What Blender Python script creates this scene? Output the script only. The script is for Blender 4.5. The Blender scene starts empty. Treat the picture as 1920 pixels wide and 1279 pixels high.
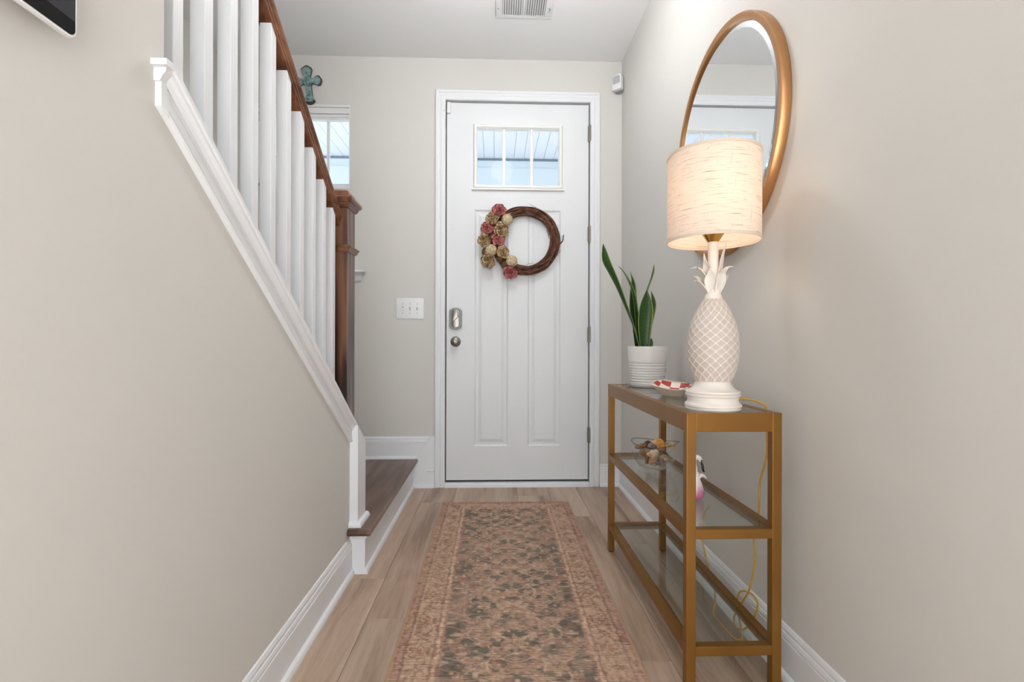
import bpy, bmesh, math, random
import numpy as np
from mathutils import Vector, Matrix
random.seed(7)
PI = math.pi
scn = bpy.context.scene
C = scn.collection

# ------------------------------------------------------------------ camera
cam_d = bpy.data.cameras.new('camera'); cam = bpy.data.objects.new('camera', cam_d); C.objects.link(cam)
cam_d.sensor_width = 36.0
cam_d.lens = 940.0 / 1920.0 * 36.0
cam_d.shift_y = 1.5 / 1920.0
cam_d.clip_start = 0.02
YAW, ROLL = math.atan(32 / 940.0), 0.0026
fw = Vector((math.sin(YAW), math.cos(YAW), 0)); rt = Vector((math.cos(YAW), -math.sin(YAW), 0)); up = Vector((0, 0, 1))
r2 = rt * math.cos(ROLL) + up * math.sin(ROLL); u2 = up * math.cos(ROLL) - rt * math.sin(ROLL)
M = Matrix((r2, u2, -fw)).transposed().to_4x4(); M.translation = (0, 0, 0.933)
cam.matrix_world = M
scn.camera = cam

# ------------------------------------------------------------------ world, exposure
W = bpy.data.worlds.new('world'); scn.world = W; W.use_nodes = True
bg = W.node_tree.nodes['Background']
bg.inputs['Color'].default_value = (0.90, 0.955, 1.0, 1); bg.inputs['Strength'].default_value = 1.4
vs = scn.view_settings
vs.view_transform = 'Standard'; vs.look = 'None'; vs.exposure = 0.66; vs.gamma = 1.0; vs.use_curve_mapping = False

# unseen fill lamp and sunlight, added behind the camera to brighten hall and ceiling
def area(name, loc, rot, sx, sy, power, col):
    l = bpy.data.lights.new(name, 'AREA'); l.shape = 'RECTANGLE'; l.size = sx; l.size_y = sy; l.energy = power; l.color = col
    o = bpy.data.objects.new(name, l); C.objects.link(o); o.location = loc; o.rotation_euler = rot; return o
area('rear_fill_light', (0.5, -3.95, 1.35), (math.radians(90), 0, 0), 3.6, 2.2, 44, (0.88, 0.945, 1.0))
sun_d = bpy.data.lights.new('sun', 'SUN'); sun_d.energy = 22.0; sun_d.angle = 0.02; sun_d.color = (0.88, 0.95, 1.0)
sun = bpy.data.objects.new('sun', sun_d); C.objects.link(sun); sun.rotation_euler = (math.radians(57), 0, math.radians(6))   # added so its bounce off the floor behind the camera lifts the ceiling
HALL_LIGHT = 31.0
BULB = 7.5

# ------------------------------------------------------------------ node material helpers
def lin(c):
    return tuple(((v / 255) / 12.92 if v / 255 <= 0.04045 else ((v / 255 + 0.055) / 1.055) ** 2.4) for v in c)
class NT:
    def __init__(s, name):
        s.m = bpy.data.materials.new(name); s.m.use_nodes = True; s.t = s.m.node_tree
        s.b = s.t.nodes['Principled BSDF']; s.o = s.t.nodes['Material Output']
    def n(s, typ, **kw):
        nd = s.t.nodes.new(typ)
        for k, v in kw.items():
            if k in nd.inputs: nd.inputs[k].default_value = v
            else: setattr(nd, k, v)
        return nd
    def l(s, a, b): s.t.links.new(a, b)
    def ramp(s, fac, stops):
        r = s.n('ShaderNodeValToRGB'); e = r.color_ramp.elements
        while len(e) < len(stops): e.new(0.5)
        for el, (p, c) in zip(e, stops): el.position = p; el.color = (*c, 1)
        s.l(fac, r.inputs['Fac']); return r.outputs['Color']
    def bump(s, h, strength=0.2, dist=0.002):
        b = s.n('ShaderNodeBump'); b.inputs['Strength'].default_value = strength; b.inputs['Distance'].default_value = dist
        s.l(h, b.inputs['Height']); s.l(b.outputs['Normal'], s.b.inputs['Normal'])
    def coords(s, scale=(1, 1, 1), kind='Object', rnd=False):
        tc = s.n('ShaderNodeTexCoord'); mp = s.n('ShaderNodeMapping'); mp.inputs['Scale'].default_value = scale
        s.l(tc.outputs[kind], mp.inputs['Vector'])
        if rnd:
            oi = s.n('ShaderNodeObjectInfo'); ml = s.n('ShaderNodeMath', operation='MULTIPLY'); ml.inputs[1].default_value = 37.0
            s.l(oi.outputs['Random'], ml.inputs[0]); cb = s.n('ShaderNodeCombineXYZ')
            for i in range(3): s.l(ml.outputs[0], cb.inputs[i])
            s.l(cb.outputs[0], mp.inputs['Location'])
        return mp.outputs['Vector']
def mat(name, rgb, rough=0.5, metal=0.0, var=0.0, vscale=6.0, bump=0.0, bscale=200.0, spec=0.5):
    k = NT(name); c = lin(rgb)
    k.b.inputs['Base Color'].default_value = (*c, 1); k.b.inputs['Roughness'].default_value = rough
    k.b.inputs['Metallic'].default_value = metal; k.b.inputs['Specular IOR Level'].default_value = spec
    if var:
        v = k.coords(); nz = k.n('ShaderNodeTexNoise', Scale=vscale, Detail=3.0); k.l(v, nz.inputs['Vector'])
        k.l(k.ramp(nz.outputs['Fac'], [(0.3, tuple(x * (1 - var) for x in c)), (0.7, tuple(min(1, x * (1 + var)) for x in c))]), k.b.inputs['Base Color'])
    if bump:
        v = k.coords(); nz = k.n('ShaderNodeTexNoise', Scale=bscale, Detail=2.0); k.l(v, nz.inputs['Vector']); k.bump(nz.outputs['Fac'], bump, 0.001)
    return k.m
def wood(name, dark, mid, light, stretch, rough=0.4, scale=1.0, knots=False, tint=0.0, cath=0.3):
    """long-grain wood: stretched noise, warped cathedral rings, fine pores"""
    k = NT(name); k.b.inputs['Roughness'].default_value = rough
    v = k.coords(stretch, rnd=True)
    n0 = k.n('ShaderNodeTexNoise', Scale=0.55 * scale, Detail=2.0); k.l(v, n0.inputs['Vector'])
    rg = k.n('ShaderNodeMath', operation='MULTIPLY'); rg.inputs[1].default_value = 34.0; k.l(n0.outputs['Fac'], rg.inputs[0])
    sn = k.n('ShaderNodeMath', operation='SINE'); k.l(rg.outputs[0], sn.inputs[0])
    n1 = k.n('ShaderNodeTexNoise', Scale=3.0 * scale, Detail=6.0, Roughness=0.62, Distortion=0.4); k.l(v, n1.inputs['Vector'])
    mx = k.n('ShaderNodeMath', operation='MULTIPLY_ADD'); mx.inputs[1].default_value = cath * 0.28; k.l(sn.outputs[0], mx.inputs[0]); k.l(n1.outputs['Fac'], mx.inputs[2])
    col = k.ramp(mx.outputs[0], [(0.30, lin(dark)), (0.5, lin(mid)), (0.70, lin(light))])
    fine = k.n('ShaderNodeTexNoise', Scale=24 * scale, Detail=2.0); k.l(v, fine.inputs['Vector'])
    mm = k.n('ShaderNodeMixRGB', blend_type='MULTIPLY', Fac=0.3); k.l(col, mm.inputs[1])
    k.l(k.ramp(fine.outputs['Fac'], [(0.35, (0.74, 0.72, 0.70)), (0.6, (1, 1, 1))]), mm.inputs[2]); out = mm.outputs[0]
    if knots:
        vk = k.coords((4.0, 1.5, 1), rnd=True); vo = k.n('ShaderNodeTexVoronoi', Scale=1.0); k.l(vk, vo.inputs['Vector'])
        m3 = k.n('ShaderNodeMixRGB', blend_type='MULTIPLY', Fac=0.7); k.l(out, m3.inputs[1])
        k.l(k.ramp(vo.outputs['Distance'], [(0.01, (0.42, 0.34, 0.28)), (0.06, (1, 1, 1))]), m3.inputs[2]); out = m3.outputs[0]
    if tint:
        oi = k.n('ShaderNodeObjectInfo'); m4 = k.n('ShaderNodeMixRGB', blend_type='MULTIPLY', Fac=1.0); k.l(out, m4.inputs[1])
        k.l(k.ramp(oi.outputs['Random'], [(0, (1 - tint, 1 - tint, 1 - tint)), (0.5, (1, 0.985, 0.97)), (1, (1 + tint * .3, 1 + tint * .3, 1 + tint * .28))]), m4.inputs[2]); out = m4.outputs[0]
    k.l(out, k.b.inputs['Base Color']); k.bump(fine.outputs['Fac'], 0.12, 0.001)
    return k.m
def glass(name, tint=(0.93, 0.97, 0.96), refl=0.9, rough=0.0):
    k = NT(name); t = k.t; t.nodes.remove(k.b)
    tr = k.n('ShaderNodeBsdfTransparent'); tr.inputs['Color'].default_value = (*tint, 1)
    gl = k.n('ShaderNodeBsdfGlossy'); gl.inputs['Roughness'].default_value = rough; gl.inputs['Color'].default_value = (refl, refl, refl, 1)
    fr = k.n('ShaderNodeFresnel'); ge = k.n('ShaderNodeNewGeometry')     # thin sheet: same Fresnel on both faces
    io = k.n('ShaderNodeMath', operation='MULTIPLY_ADD'); io.inputs[1].default_value = 1 / 1.5 - 1.5; io.inputs[2].default_value = 1.5
    k.l(ge.outputs['Backfacing'], io.inputs[0]); k.l(io.outputs[0], fr.inputs['IOR'])
    mx = k.n('ShaderNodeMixShader'); k.l(fr.outputs[0], mx.inputs[0]); k.l(tr.outputs[0], mx.inputs[1]); k.l(gl.outputs[0], mx.inputs[2]); k.l(mx.outputs[0], k.o.inputs['Surface'])
    return k.m
def emit(name, rgb, strength):
    k = NT(name); t = k.t; t.nodes.remove(k.b); e = k.n('ShaderNodeEmission'); e.inputs['Color'].default_value = (*rgb, 1); e.inputs['Strength'].default_value = strength
    k.l(e.outputs[0], k.o.inputs['Surface']); return k.m

WALL = mat('wall_paint', (219, 216, 211), 0.75, var=0.012, vscale=2.0, bump=0.05, bscale=350, spec=0.25)
CEIL = mat('ceiling_paint', (249, 249, 250), 0.85, var=0.01, vscale=3.0, spec=0.2)
TRIM = mat('trim_white', (238, 239, 242), 0.35, var=0.008, vscale=8.0)
DOORW = mat('door_white', (233, 234, 236), 0.4, var=0.008, vscale=5.0)
PLASTIC = mat('white_plastic', (240, 240, 241), 0.35, var=0.005)
GAP = mat('dark_gap', (40, 40, 42), 0.9, var=0.05)
FLOOR = wood('oak_floor', (150, 123, 103), (184, 158, 138), (202, 179, 159), (7.0, 0.55, 7.0), 0.42, 0.8, True, 0.12, 0.35)
DARKWOOD_Z = wood('walnut_upright', (44, 25, 17), (90, 57, 41), (124, 84, 62), (14.0, 14.0, 0.9), 0.32, 0.9, False, 0.0, 0.9)
DARKWOOD_Y = wood('walnut_rail', (78, 45, 30), (118, 75, 52), (146, 99, 72), (14.0, 1.0, 14.0), 0.3, 1.0, False, 0.0, 0.3)
TREADWOOD = wood('walnut_tread', (84, 60, 48), (112, 86, 72), (136, 110, 95), (9.0, 0.9, 9.0), 0.35, 0.8, False, 0.0, 0.5)
GOLD = mat('antique_gold', (140, 97, 42), 0.38, 0.55, var=0.06, vscale=9.0)
BRASS = mat('polished_brass', (225, 175, 90), 0.15, 1.0, var=0.03)
COPPER = mat('brushed_copper_gold', (190, 141, 96), 0.28, 0.85, var=0.05, vscale=14)
MIRROR = mat('silvered_glass', (240, 243, 244), 0.0, 1.0, var=0.002)
NICKEL = mat('satin_nickel', (150, 146, 138), 0.3, 0.9, var=0.05, vscale=60)
PEWTER = mat('dark_nickel', (110, 110, 108), 0.35, 0.9, var=0.05, vscale=60)
GLASS = glass('shelf_glass', (0.935, 0.965, 0.955))
CLEAR = glass('clear_glass', (0.975, 0.98, 0.98))
PANE = glass('window_glass', (0.97, 0.985, 0.99), 0.03)

# ------------------------------------------------------------------ mesh helpers
class MB:
    def __init__(s): s.v = []; s.f = []
    def add(s, vs, fs):
        o = len(s.v); s.v += [tuple(p) for p in vs]; s.f += [tuple(i + o for i in q) for q in fs]; return s
    def box(s, x0, x1, y0, y1, z0, z1):
        return s.add([(x, y, z) for z in (z0, z1) for y in (y0, y1) for x in (x0, x1)],
                     [(0, 2, 3, 1), (4, 5, 7, 6), (0, 1, 5, 4), (2, 6, 7, 3), (0, 4, 6, 2), (1, 3, 7, 5)])
    def prism(s, poly, a0, a1, axis='x'):
        n = len(poly)
        def P(p, a): return {'x': (a, p[0], p[1]), 'y': (p[0], a, p[1]), 'z': (p[0], p[1], a)}[axis]
        return s.add([P(p, a0) for p in poly] + [P(p, a1) for p in poly],
                     [tuple(range(n))[::-1], tuple(range(n, 2 * n))] + [(i, (i + 1) % n, n + (i + 1) % n, n + i) for i in range(n)])
    def sweep(s, prof, pts_fn, n):          # prof: closed (a,b) list, pts_fn(k, a, b) -> point, k = 0..n-1
        m = len(prof); vs = [pts_fn(k, a, b) for k in range(n) for a, b in prof]
        fs = [(k * m + i, k * m + (i + 1) % m, (k + 1) * m + (i + 1) % m, (k + 1) * m + i) for k in range(n - 1) for i in range(m)]
        fs += [tuple(range(m))[::-1], tuple(range((n - 1) * m, n * m))]
        return s.add(vs, fs)
    def lathe(s, prof, c=(0, 0, 0), seg=40, closed=False):
        n = len(prof); vs = []; fs = []
        for j in range(seg):
            t = 2 * PI * j / seg
            vs += [(c[0] + r * math.cos(t), c[1] + r * math.sin(t), c[2] + z) for r, z in prof]
        for j in range(seg):
            a, b = j * n, ((j + 1) % seg) * n
            for i in range(n if closed else n - 1):
                i2 = (i + 1) % n
                fs.append((a + i, b + i, b + i2, a + i2))
        return s.add(vs, fs)
    def tube(s, pts, r, seg=8, cap=True):
        pts = [Vector(p) for p in pts]; n = len(pts); vs = []; fs = []
        prev = None
        for i, p in enumerate(pts):
            d = (pts[min(i + 1, n - 1)] - pts[max(i - 1, 0)]).normalized()
            if prev is None:
                a = d.orthogonal().normalized()
            else:
                a = (prev - d * prev.dot(d));
                a = a.normalized() if a.length > 1e-6 else d.orthogonal().normalized()
            prev = a; b = d.cross(a); rr = r(i / (n - 1)) if callable(r) else r
            vs += [p + (a * math.cos(2 * PI * j / seg) + b * math.sin(2 * PI * j / seg)) * rr for j in range(seg)]
        for i in range(n - 1):
            fs += [(i * seg + j, i * seg + (j + 1) % seg, (i + 1) * seg + (j + 1) % seg, (i + 1) * seg + j) for j in range(seg)]
        if cap: fs += [tuple(range(seg))[::-1], tuple(range((n - 1) * seg, n * seg))]
        return s.add(vs, fs)
    def grid(s, fn, nu, nv, wrap=False):
        vs = [fn(i, j) for j in range(nv) for i in range(nu)]
        fs = [(j * nu + i, j * nu + (i + 1) % nu, (j + 1) * nu + (i + 1) % nu, (j + 1) * nu + i) for j in range(nv - 1) for i in range(nu if wrap else nu - 1)]
        return s.add(vs, fs)
    def mesh(s, name, mat, smooth=False, bevel=0.0):
        me = bpy.data.meshes.new(name); bm = bmesh.new()
        V = [bm.verts.new(p) for p in s.v]
        for q in s.f:
            try: bm.faces.new([V[i] for i in q])
            except ValueError: pass
        bmesh.ops.remove_doubles(bm, verts=bm.verts, dist=1e-6)
        bmesh.ops.recalc_face_normals(bm, faces=bm.faces)
        if bevel:
            es = [e for e in bm.edges if e.is_manifold and e.calc_face_angle(0) > 0.6]
            bmesh.ops.bevel(bm, geom=es, offset=bevel, segments=2, affect='EDGES', profile=0.6, clamp_overlap=True)
        for f in bm.faces: f.smooth = bool(smooth)
        bm.to_mesh(me); bm.free(); me.materials.append(mat)
        if smooth and smooth is not True: me.set_sharp_from_angle(angle=smooth)
        return me
    def build(s, name, mat, parent=None, smooth=False, bevel=0.0, loc=None, label=None):
        return put(name, s.mesh(name, mat, smooth, bevel), parent, loc, label)
def put(name, me, parent=None, loc=None, label=None):
    o = bpy.data.objects.new(name, me); C.objects.link(o)
    if parent is not None: o.parent = parent
    if loc is not None: o.location = loc
    if label: o['label'] = label
    return o
def tag(o, label, cat, group=None):
    o['label'] = label; o['category'] = cat; o['kind'] = 'thing'
    if group: o['group'] = group
    return o
def struct(o, label=None):
    o['kind'] = 'structure'
    if label: o['label'] = label
    return o
def empty(name, loc=(0, 0, 0), rz=0.0):
    o = bpy.data.objects.new(name, None); C.objects.link(o); o.location = loc; o.rotation_euler = (0, 0, rz); o.empty_display_size = 0.05; return o
SM = math.radians(40)
def spline(pts, n):
    P = [Vector(p) for p in pts]; P = [P[0] * 2 - P[1]] + P + [P[-1] * 2 - P[-2]]; out = []; m = len(P) - 3
    for k in range(n):
        t = k / (n - 1) * m; i = min(int(t), m - 1); u = t - i; a, b, c, d = P[i:i + 4]
        out.append(0.5 * ((2 * b) + (c - a) * u + (2 * a - 5 * b + 4 * c - d) * u * u + (3 * b - a - 3 * c + d) * u ** 3))
    return out

# ================================================================== STRUCTURE
XL, XR, YB, ZC = -0.585, 0.820, 3.230, 2.752
SXL = -1.75                                           # far wall of the stairwell
YREAR = -4.0
# ---- floor: sub-floor plus separate oak planks
fl = MB().box(-2.6, 3.4, YREAR, YB + 0.1, -0.05, -0.004).build('floor', FLOOR); struct(fl, 'light oak plank floor of the hallway')
seams = [-0.62 + 0.19 * k for k in range(-1, 9)]
cuts = {1: 1.99, 6: 1.45}
for k in range(len(seams) - 1):
    off = cuts.get(k, (0.37 * k * 2.3) % 1.22)
    y = off - 1.22 * 4
    while y < YB:
        a, b = max(y, -1.6), min(y + 1.22, YB)
        if b - a > 0.02:
            x0, x1 = seams[k] + 0.0006, seams[k + 1] - 0.0006; g = 0.0006; e = 0.0012
            m = MB().add([(x0, a + g, -0.006), (x1, a + g, -0.006), (x1, b - g, -0.006), (x0, b - g, -0.006),
                          (x0, a + g, -e), (x1, a + g, -e), (x1, b - g, -e), (x0, b - g, -e),
                          (x0 + e, a + g + e, 0), (x1 - e, a + g + e, 0), (x1 - e, b - g - e, 0), (x0 + e, b - g - e, 0)],
                         [(0, 1, 5, 4), (1, 2, 6, 5), (2, 3, 7, 6), (3, 0, 4, 7), (4, 5, 9, 8), (5, 6, 10, 9), (6, 7, 11, 10), (7, 4, 8, 11), (8, 9, 10, 11)])
            m.build('plank', FLOOR, fl)
        y += 1.22
# ---- ceiling and walls
struct(MB().box(-2.6, 3.4, YREAR - 0.1, YB + 0.12, ZC, ZC + 0.1).build('ceiling', CEIL), 'flat white ceiling')
struct(MB().box(XR, XR + 0.12, -1.6, YB + 0.12, 0, ZC).build('wall_right', WALL), 'warm greige painted wall behind the console table')
# back wall with door and window openings (Y = YB)
DX0, DX1, DZ1 = -0.325, 0.618, 2.486                   # door rough opening
WX0, WX1, WZ0, WZ1 = -1.54, -0.927, 1.905, 2.440       # window opening
bw = MB()
for x0, x1, z0, z1 in ((SXL - 0.1, WX0, 0, ZC), (WX0, WX1, 0, WZ0), (WX0, WX1, WZ1, ZC), (WX1, DX0, 0, ZC), (DX0, DX1, DZ1, ZC), (DX1, XR + 0.12, 0, ZC)):
    bw.box(x0, x1, YB, YB + 0.12, z0, z1)
struct(bw.build('wall_back', WALL), 'greige wall around the front door')
# left wall: full height near the camera, sloping knee wall beside the stairs
def zcap(y): return 1.4190 - 0.70 * (y - 0.884)
def zlow(y): return 1.337 - 0.70 * (y - 0.885)
lw = MB().prism([(-1.6, 0), (2.05, 0), (2.05, zcap(2.05) - 0.02), (0.905, zcap(0.905) - 0.02), (0.905, ZC), (-1.6, ZC)], XL, -0.70)
struct(lw.build('wall_left', WALL), 'greige wall that slopes down along the stairs')
struct(MB().box(SXL - 0.1, SXL, -1.6, YB, 0, ZC).build('wall_stairwell', WALL), 'greige wall on the far side of the stairs')
# living room behind the camera
rw = MB()
rw.box(-2.7, -2.6, YREAR, -1.6, 0, ZC).box(3.4, 3.5, YREAR, -1.6, 0, ZC)
rw.box(-2.7, SXL, -1.7, -1.6, 0, ZC).box(XR, 3.5, -1.7, -1.6, 0, ZC)
rw.box(-2.7, -1.4, YREAR - 0.1, YREAR, 0, ZC).box(2.4, 3.5, YREAR - 0.1, YREAR, 0, ZC).box(-1.4, 2.4, YREAR - 0.1, YREAR, 2.5, ZC).box(-1.4, 2.4, YREAR - 0.1, YREAR, 0, 0.15)
struct(MB().box(-2.6, 3.4, YREAR, -0.9, -0.004, 0.006).build('floor_bounce_carpet', mat('pale_bounce_carpet', (226, 220, 212), 0.95, var=0.04, vscale=40)), 'added cream carpet behind the viewer that bounces light into the hall')  # unseen pale carpet, added to bounce sunlight up to the ceiling
struct(rw.build('wall_rear', WALL), 'living room walls behind the viewer')

# ---- baseboards (profile: out from wall, height)
BB = [(0, 0), (0.013, 0), (0.013, 0.105), (0.009, 0.107), (0.0115, 0.109), (0.0115, 0.113), (0.0095, 0.122), (0.006, 0.124), (0.0075, 0.126), (0.0075, 0.132), (0.004, 0.141), (0, 0.143)]
SHOE = [(0.013, 0), (0.026, 0), (0.0255, 0.008), (0.022, 0.016), (0.017, 0.020), (0.013, 0.021)]
def base_y(name, xw, sgn, y0, y1, label):
    m = MB()
    for pr in (BB, SHOE): m.sweep(pr, lambda k, a, b: (xw + sgn * a, (y0, y1)[k], b), 2)
    return struct(m.build(name, TRIM), label)
base_y('baseboard_right', XR, -1, -1.6, YB, 'white baseboard along the right wall')
base_y('baseboard_left', XL, 1, -1.6, 2.046, 'white baseboard along the left wall')
m = MB()
for pr in (BB, SHOE): m.sweep(pr, lambda k, a, b: ((0.678, XR)[k], YB - a, b), 2)
struct(m.build('baseboard_back', TRIM), 'short white baseboard right of the front door')
# back wall above the landing: moulded board, then a flat skirt running down to the floor beside the door casing
LZ = 0.185
m = MB()
for pr in (BB, SHOE):
    def fn(k, a, b):
        xe = -0.415 - 0.092 * (1 - b / 0.143) if k else SXL
        return (xe, YB - a, LZ - 0.003 + b)
    m.sweep(pr, fn, 2)
m.prism([(-0.54, 0), (-0.384, 0), (-0.384, 0.326), (-0.411, 0.326), (-0.505, LZ), (-0.54, LZ)], YB - 0.012, YB, 'y')
for pr in (SHOE,): m.sweep(pr, lambda k, a, b: ((-0.54, -0.384)[k], YB - a, b), 2)
m.sweep([(a, b) for a, b in BB if b > 0.104] + [(0, 0.104)], lambda k, a, b: ((-0.432, -0.384)[k], YB - 0.006 - a, b), 2)
struct(m.build('baseboard_landing', TRIM), 'white skirt board between the stair landing and the door casing')

# ---- knee wall cap and rake mouldings
m = MB()
def rake(x0, x1, top, bot, ya, yb, lvl=None):
    """band parallel to the cap line between vertical offsets top and bot"""
    if lvl is None: m.prism([(ya, zcap(ya) - top), (yb, zcap(yb) - top), (yb, zcap(yb) - bot), (ya, zcap(ya) - bot)], x0, x1)
    else: m.prism([(lvl, zcap(ya) - top), (ya, zcap(ya) - top), (yb, zcap(yb) - top), (yb, zcap(yb) - bot), (ya, zcap(ya) - bot), (lvl, zcap(ya) - bot)], x0, x1)
YA, YE = 0.892, 2.168
rake(XL, -0.558, 0, 0.011, YA, YE, 0.870)                # cap nosing on the hall side, level return at its upper end
rake(-0.735, XL, 0, 0.011, 0.907, YE)                    # cap over the wall thickness
zl = lambda k: (zcap(YA), zcap(YA), zcap(YE - 0.10))[k]
m.sweep([(0, 0.011), (0.022, 0.011), (0.0205, 0.019), (0.015, 0.025), (0.0105, 0.034), (0, 0.034)], lambda k, a, b: (XL + a, (0.878, YA + 0.002, YE - 0.10)[k], zl(k) - b), 3)
# moulded band below the cove, with two grooves
m.sweep([(0, 0.034), (0.009, 0.034), (0.009, 0.042), (0.005, 0.0432), (0.009, 0.045), (0.010, 0.066), (0.0055, 0.0672), (0.010, 0.069), (0.012, 0.076), (0.009, 0.080), (0, 0.082)],
        lambda k, a, b: (XL + a, (0.894, YE - 0.10)[k], zcap((0.894, YE - 0.10)[k]) - b), 2)
m.prism([(0.882, zcap(YA) - 0.034), (0.896, zcap(YA) - 0.034), (0.902, zcap(0.902) - 0.050), (0.902, zcap(0.902) - 0.082), (0.882, zcap(0.882) - 0.083)], XL, XL + 0.0110)
struct(m.build('trim_1', TRIM), 'white sloping cap and moulding on the stair knee wall')
# white end post of the knee wall with its shoe
m = MB().prism([(2.046, LZ), (2.165, LZ), (2.165, zcap(2.165) - 0.0112), (2.046, zcap(2.046) - 0.0112)], -0.71, -0.552)
ps = [(0, 0), (0.017, 0), (0.0165, 0.008), (0.012, 0.017), (0.004, 0.021), (0, 0.021)]
m.sweep(ps, lambda k, a, b: ((-0.588, -0.552 + a, -0.552 + a)[k], (2.046 - a, 2.046 - a, 2.175)[k], LZ + b), 3)
struct(m.build('trim_2', TRIM), 'white end post of the stair knee wall standing on the landing')

# ---- door frame: casing, jamb, threshold
m = MB()
CP = [(0, 0), (0, 0.012), (0.006, 0.017), (0.026, 0.017), (0.032, 0.014), (0.044, 0.014), (0.050, 0.019), (0.061, 0.019), (0.064, 0.015), (0.064, 0)]
ci = (-0.319, 0.612, 2.479)
path = [(ci[0], 0, -1, 0), (ci[0], ci[2], -1, 1), (ci[1], ci[2], 1, 1), (ci[1], 0, 1, 0)]
m.sweep(CP, lambda k, a, b: (path[k][0] + path[k][2] * a, YB - b, path[k][1] + path[k][3] * a), 4)
for x0, x1, z0, z1 in ((-0.331, -0.319, 0, 2.49), (0.612, 0.624, 0, 2.49), (-0.331, 0.624, 2.479, 2.491)): m.box(x0, x1, YB - 0.004, YB + 0.12, z0, z1)
for x0, x1, z0, z1 in ((-0.319, -0.308, 0, 2.479), (0.601, 0.612, 0, 2.479), (-0.319, 0.612, 2.468, 2.479)): m.box(x0, x1, YB + 0.062, YB + 0.08, z0, z1)
struct(m.build('trim_3', TRIM, smooth=False), 'white casing and jamb around the front door')
m = MB().prism([(YB - 0.022, 0), (YB + 0.12, 0), (YB + 0.12, 0.03), (YB - 0.005, 0.026), (YB - 0.020, 0.018)], -0.318, 0.611)
struct(m.build('trim_4', TRIM), 'white threshold strip under the front door')

# ---- the front door
SX0, SX1, SZ0, SZ1, FY = -0.313, 0.606, 0.040, 2.473, YB + 0.012
LX0, LX1, LZ0, LZ1 = -0.118, 0.412, 1.945, 2.312        # glazed opening
door = empty('door_1', ((SX0 + SX1) / 2, FY, 0)); struct(door, 'white front door with three small panes at the top')
door_inv = Matrix.Translation((-(SX0 + SX1) / 2, -FY, 0))
def dpart(mb, name, mt, parent=None, **k):
    o = mb.build(name, mt, parent or door, **k)
    if parent is None or parent is door: o.matrix_parent_inverse = door_inv
    return o
P = [(-0.132, 0.085), (0.212, 0.425)]; PZ0, PZ1 = 0.259, 1.785
m = MB()
xs = [SX0, P[0][0], P[0][1], P[1][0], P[1][1], SX1]
yb = FY + 0.044
for x0, x1, z0, z1 in ((SX0, P[0][0], SZ0, LZ0), (P[0][1], P[1][0], SZ0, PZ1), (P[1][1], SX1, SZ0, LZ0), (P[0][0], P[1][1], PZ1, LZ0), (P[0][0], P[0][1], SZ0, PZ0), (P[1][0], P[1][1], SZ0, PZ0),
                       (SX0, LX0, LZ0, SZ1), (LX1, SX1, LZ0, SZ1), (LX0, LX1, LZ1, SZ1)):
    m.box(x0, x1, FY, yb, z0, z1)
dpart(m, 'slab', DOORW)
for x0, x1 in P:                                          # recessed panel with sloped sides and raised field
    m = MB(); d = [(0, 0.0), (0.010, 0.008), (0.026, 0.008), (0.045, 0.002)]
    rings = [[(x0 + a, FY + y, PZ0 + a), (x1 - a, FY + y, PZ0 + a), (x1 - a, FY + y, PZ1 - a), (x0 + a, FY + y, PZ1 - a)] for a, y in d]
    vs_ = sum(rings, []); fs_ = []
    for r in range(len(d) - 1):
        for i in range(4): fs_.append((r * 4 + i, r * 4 + (i + 1) % 4, r * 4 + 4 + (i + 1) % 4, r * 4 + 4 + i))
    n4 = 4 * (len(d) - 1); fs_.append((n4, n4 + 1, n4 + 2, n4 + 3))
    dpart(m.add(vs_, fs_), 'panel', DOORW)
# lite frame + muntins + panes
m = MB()
LF = [(0, 0), (0, 0.008), (0.005, 0.014), (0.016, 0.014), (0.022, 0.006), (0.026, 0.0)]
lp = [(LX0, LZ0, -1, -1), (LX1, LZ0, 1, -1), (LX1, LZ1, 1, 1), (LX0, LZ1, -1, 1), (LX0, LZ0, -1, -1)]
m.sweep(LF, lambda k, a, b: (lp[k][0] + lp[k][2] * a, FY - b, lp[k][1] + lp[k][3] * a), 5)
m.box(LX0 - 0.034, LX1 + 0.034, FY - 0.018, FY, LZ0 - 0.034, LZ0 - 0.024)
LITEF = mat('lite_frame_white', (243, 242, 240), 0.4, var=0.004)
dpart(m, 'lite_frame', LITEF)
for xc in (0.055, 0.235): dpart(MB().prism([(xc - 0.011, FY + 0.012), (xc + 0.011, FY + 0.012), (xc + 0.008, FY + 0.002), (xc - 0.008, FY + 0.002)], LZ0, LZ1, 'z'), 'muntin', LITEF)
for a, b in ((LX0, 0.045), (0.065, 0.225), (0.245, LX1)): dpart(MB().box(a, b, FY + 0.02, FY + 0.024, LZ0, LZ1), 'pane', PANE)
dpart(MB().box(SX0, SX1, FY + 0.004, FY + 0.03, 0.0305, 0.040), 'bottom_sweep', GAP)
for x0, x1 in ((-0.3188, SX0), (SX1, 0.6118)): dpart(MB().box(x0, x1, FY + 0.012, FY + 0.04, 0.032, 2.4788), 'weatherstrip', GAP)
# hinges
for z in (2.283, 1.632, 0.981, 0.331):
    h = MB()
    for i in range(5): h.lathe([(0, 0), (0.0065, 0), (0.0065, 0.0205), (0, 0.0205)], (0.6095, FY - 0.018, z - 0.0525 + 0.021 * i), 10)
    h.box(0.598, 0.609, FY - 0.013, FY - 0.0105, z - 0.05, z + 0.05).box(0.610, 0.617, FY - 0.031, FY - 0.029, z - 0.05, z + 0.05)
    dpart(h, 'hinge', NICKEL, smooth=SM)
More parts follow.
